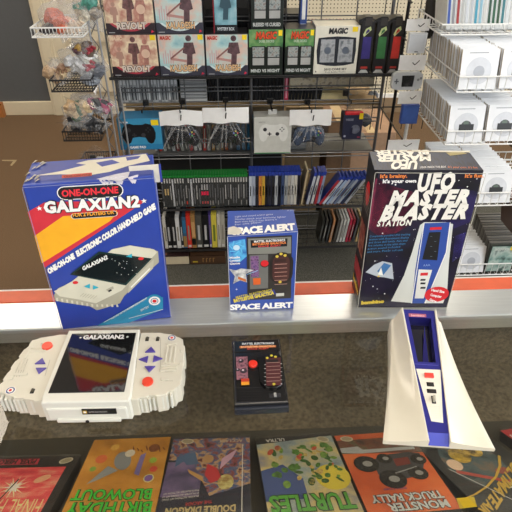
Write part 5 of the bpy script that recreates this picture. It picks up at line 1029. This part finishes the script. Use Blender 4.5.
# ------------------------------------------------------------------ right basket rack with disc sleeves
m = MB()
for x in (.735, 1.32): m.tube([(x, 2.12, .03), (x, 2.12, 1.9)], .008, WWIRE, 8)
for z_ in (.5, .92, 1.3, 1.7): m.tube([(.735, 2.12, z_), (1.32, 2.12, z_)], .004, WWIRE, 6)
tag(m.build('basket_stand'), 'white metal stand holding the right wire baskets', 'stand')
SLW = M('e6e8ea', .55, var=.02); SLE = M('b9ab96', .7, var=.1)
def sleeve_mesh(kind):
    m = MB(); s = .124
    m.box(0, s, 0, .0032, 0, s, SLW, .0004); m.box(-.0006, .0004, -.0002, .0034, .001, s-.001, SLE)
    if kind == 1 or kind == 3:
        m.cyl((s/2, s*.47), s*.34, 0, .0006, M('d2d5da', .25), 28, X=Matrix(((1, 0, 0, 0), (0, 0, -1, -.0001), (0, 1, 0, 0), (0, 0, 0, 1))))
        m.cyl((s/2, s*.45), s*.15, 0, .0010, M('4a4c50' if kind == 3 else 'a8acb4', .4), 20, X=Matrix(((1, 0, 0, 0), (0, 0, -1, -.0001), (0, 1, 0, 0), (0, 0, 0, 1))))
        if kind == 3: m.box(s*.30, s*.72, -.0013, -.0004, s*.3, s*.5, M('2c2e30', .4)).box(s*.42, s*.56, -.0014, -.0004, s*.5, s*.58, M('5c6c60', .4))
        m.box(s*.2, s*.7, -.0006, 0, s*.91, s*.925, M('70747c', .5))
    if kind == 2: m.box(s*.25, s*.65, -.0006, 0, s*.93, s*.945, M('70747c', .5))
    return m.build('disc_sleeve')
SM = {}
def sleeve(x, y, z, kind, lean, lb, grp, yaw=0, mat=None):
    if kind not in SM: SM[kind] = sleeve_mesh(kind); o = SM[kind]
    else: o = SM[kind].copy(); COL.objects.link(o)
    o.location = (x, y, z); o.rotation_euler = (-lean, 0, yaw); tag(o, lb, 'disc sleeve', grp)
def column(x, y0, y1, z, n, lb, grp, yaw=0, front=1, lean=12):
    rr = random.Random(int(x*1000))
    for i in range(n):
        y = y0+(y1-y0)*i/(n-1)
        sleeve(x+(rr.random()-.5)*.006, y, z+rr.random()*.003, front if i == 0 else 0 if i % 4 else 2, radians(lean+rr.random()*2), lb[0] if i == 0 else lb[1], None if i == 0 else grp, yaw+(rr.random()-.5)*.05)
def cb_(x0, y0, y1, z, h, lb): basket(x0, 1.31, y0, y1, z, h, WWIRE, lb, 18)
cb_(.742, 1.715, 2.10, .938, .050, 'white wire basket of disc sleeves, highest on the right stand')
cb_(.742, 1.715, 2.10, .752, .050, 'white wire basket of disc sleeves, second from top on the right stand')
cb_(.762, 1.735, 2.10, .492, .055, 'white wire basket of disc sleeves, third from top on the right stand')
cb_(.80, 1.86, 2.10, .060, .06, 'white wire basket at the bottom of the right stand')
column(.750, 1.725, 2.04, .943, 26, ('front paper disc sleeve with pencilled title in the highest right basket, left column', 'white paper disc sleeve in the highest right basket, left column'), 'sleeves in highest basket, left column', front=1)
column(.882, 1.725, 2.02, .943, 24, ('front paper disc sleeve with pencilled title in the highest right basket, right column', 'white paper disc sleeve in the highest right basket, right column'), 'sleeves in highest basket, right column', front=3)
column(.750, 1.725, 2.03, .757, 25, ('front paper disc sleeve with dark disc in the second right basket, left column', 'white paper disc sleeve in the second right basket, left column'), 'sleeves in second basket, left column', front=3)
column(.882, 1.725, 2.03, .757, 25, ('front paper disc sleeve in the second right basket, right column', 'white paper disc sleeve in the second right basket, right column'), 'sleeves in second basket, right column', front=3)
for p_ in ((.985, 1.7105, .80),): pass
column(.800, 1.745, 2.03, .497, 22, ('front paper disc sleeve in the third right basket, beside the black carton', 'white paper disc sleeve in the third right basket, left column'), 'sleeves in third basket, left column', front=1)
column(.932, 1.745, 2.03, .497, 22, ('front paper disc sleeve with dark disc at the right edge, third basket', 'white paper disc sleeve in the third right basket, right column'), 'sleeves in third basket, right column', front=3)
xs = ony(465, 262, 1.87).x
column(ony(459, 262, 1.87).x, 1.87, 2.06, .065, 14, ('front paper disc sleeve in the bottom right basket', 'white paper disc sleeve in the bottom right basket'), 'sleeves in bottom basket', front=1)
x0 = ony(487, 262, 1.87).x
# column of cases with green cover in the bottom basket
for i in range(13):
    o = None
    if i == 0:
        r = thing('disc_case', 'disc case with dark green cover and yellow sticker facing out of the bottom basket', 'disc case', (x0, 1.872, .066), 0); MB().box(0, .125, 0, .014, 0, .145, M('26302e', .3), .001).build('case_shell', r)
        A = Art(V((x0, 1.8717, .066)), (1, 0, 0), (0, 0, 1)); A.poly([(.006, .006), (.119, .006), (.119, .139), (.006, .139)], M('6c8c84', .3, scale=22, cols=('2c4440', '84a49c', 'b8c8c0', '3c5450')), 1, False); A.text('BIOSHOCK', (.02, .118), (.085, .118), (.02, .13), M('c8d0c8', .4), 2, False, .05); A.poly([(.088, .118), (.115, .118), (.115, .136), (.088, .136)], YEL, 3, False); A.build('cover_print', r)
    else: case('disc_case', x0+.001*(i % 2), 1.875+.0155*i, .066+.004*i, .1344, .143, .0135, '6c6a66' if i % 2 else '54524e', 0, 'grey disc case standing behind the dark green covered case', 'disc case', 'grey cases in the bottom basket')
# brown cases at right edge behind
for i in range(8):
    case('brown_case', ony(500, 175, 2.0).x+.03+.0145*i, 1.95, .60, .013, .15, .12, '5c3c30' if i % 2 else '3c2c28', radians(18), 'dark brown spined case leaning at the far right behind the sleeves', 'game case', 'brown cases at far right')
for i in range(7):
    case('brown_case', ony(512, 245, 1.80).x+.014*i, 1.80, .30, .013, .15, .14, '7c5844' if i % 2 else '5c3a2c', radians(-12), 'reddish brown spined case leaning at the right edge, low on the stand', 'game case', 'reddish cases at right edge')
# white game cases on top
u0 = ony(455, 24, 1.85); cs_ = ['3c58a0', '8c8c90', '9c3838', 'b4b4b0', 'c8ccd0', 'b8bcc0', '4898b0', '8cb4c4', 'c8c8c4', '2c4c3c', '305c44', '38543c', '3c7880', 'd0d4d4', 'd4d4d0', 'dcdcd8', 'd8dcdc', 'd4d8d8']
cn = ['blue', 'grey', 'dark red', 'stone', 'white', 'silver', 'turquoise', 'pale blue', 'cream', 'dark green', 'forest green', 'olive green', 'teal', 'snow white', 'ivory', 'chalk white', 'pearl', 'frosty white']
for i, c in enumerate(cs_):
    case('game_case', .728+.0152*i, 1.875, 1.098, .0152, .185, .12, 'dcdedc', radians(-8), 'white game case with %s spine label in the top right wire tray' % cn[i], 'game case', 'white cases in the top right tray', bands=((.08, .9, c, .6),))
basket(.70, 1.31, 1.84, 2.10, 1.090, .032, WWIRE, 'white wire tray of white game cases at the top right', 18)
m = MB(); p = ony(433, 10, 2.05); r = thing('hanging_pouch', 'dark pouch hanging beside the white game cases', 'pouch', (p.x, 2.05, p.z-.05)); MB().blob((0, 0, .05), (.028, .02, .09), M('2c2824', .6), 2, .2, 3).build('pouch_body', r); MB().tube([(0, -.0, .12), (0, .0, .17)], .003, DWIRE).build('strap', r)
for i, (u, v, rx) in enumerate(((402, 33, .02), (455, 38, .04), (480, 38, .05))):
    p = ony(u, v, 2.0 if u < 420 else 2.08)
    if i: r = thing('plastic_bag', ['', 'clear bag lying above the highest sleeve basket, left', 'clear bag lying above the highest sleeve basket, right'][i], 'plastic bag', (p.x, p.y, 1.075)); MB().blob((0, 0, 0), (rx, .03, .015), FILM, i, .5, 3).build('bag_film', r); MB().blob((0, 0, -.003), (rx*.6, .02, .008), M('6c7888', .4), i, .4, 2).build('packed_item', r)
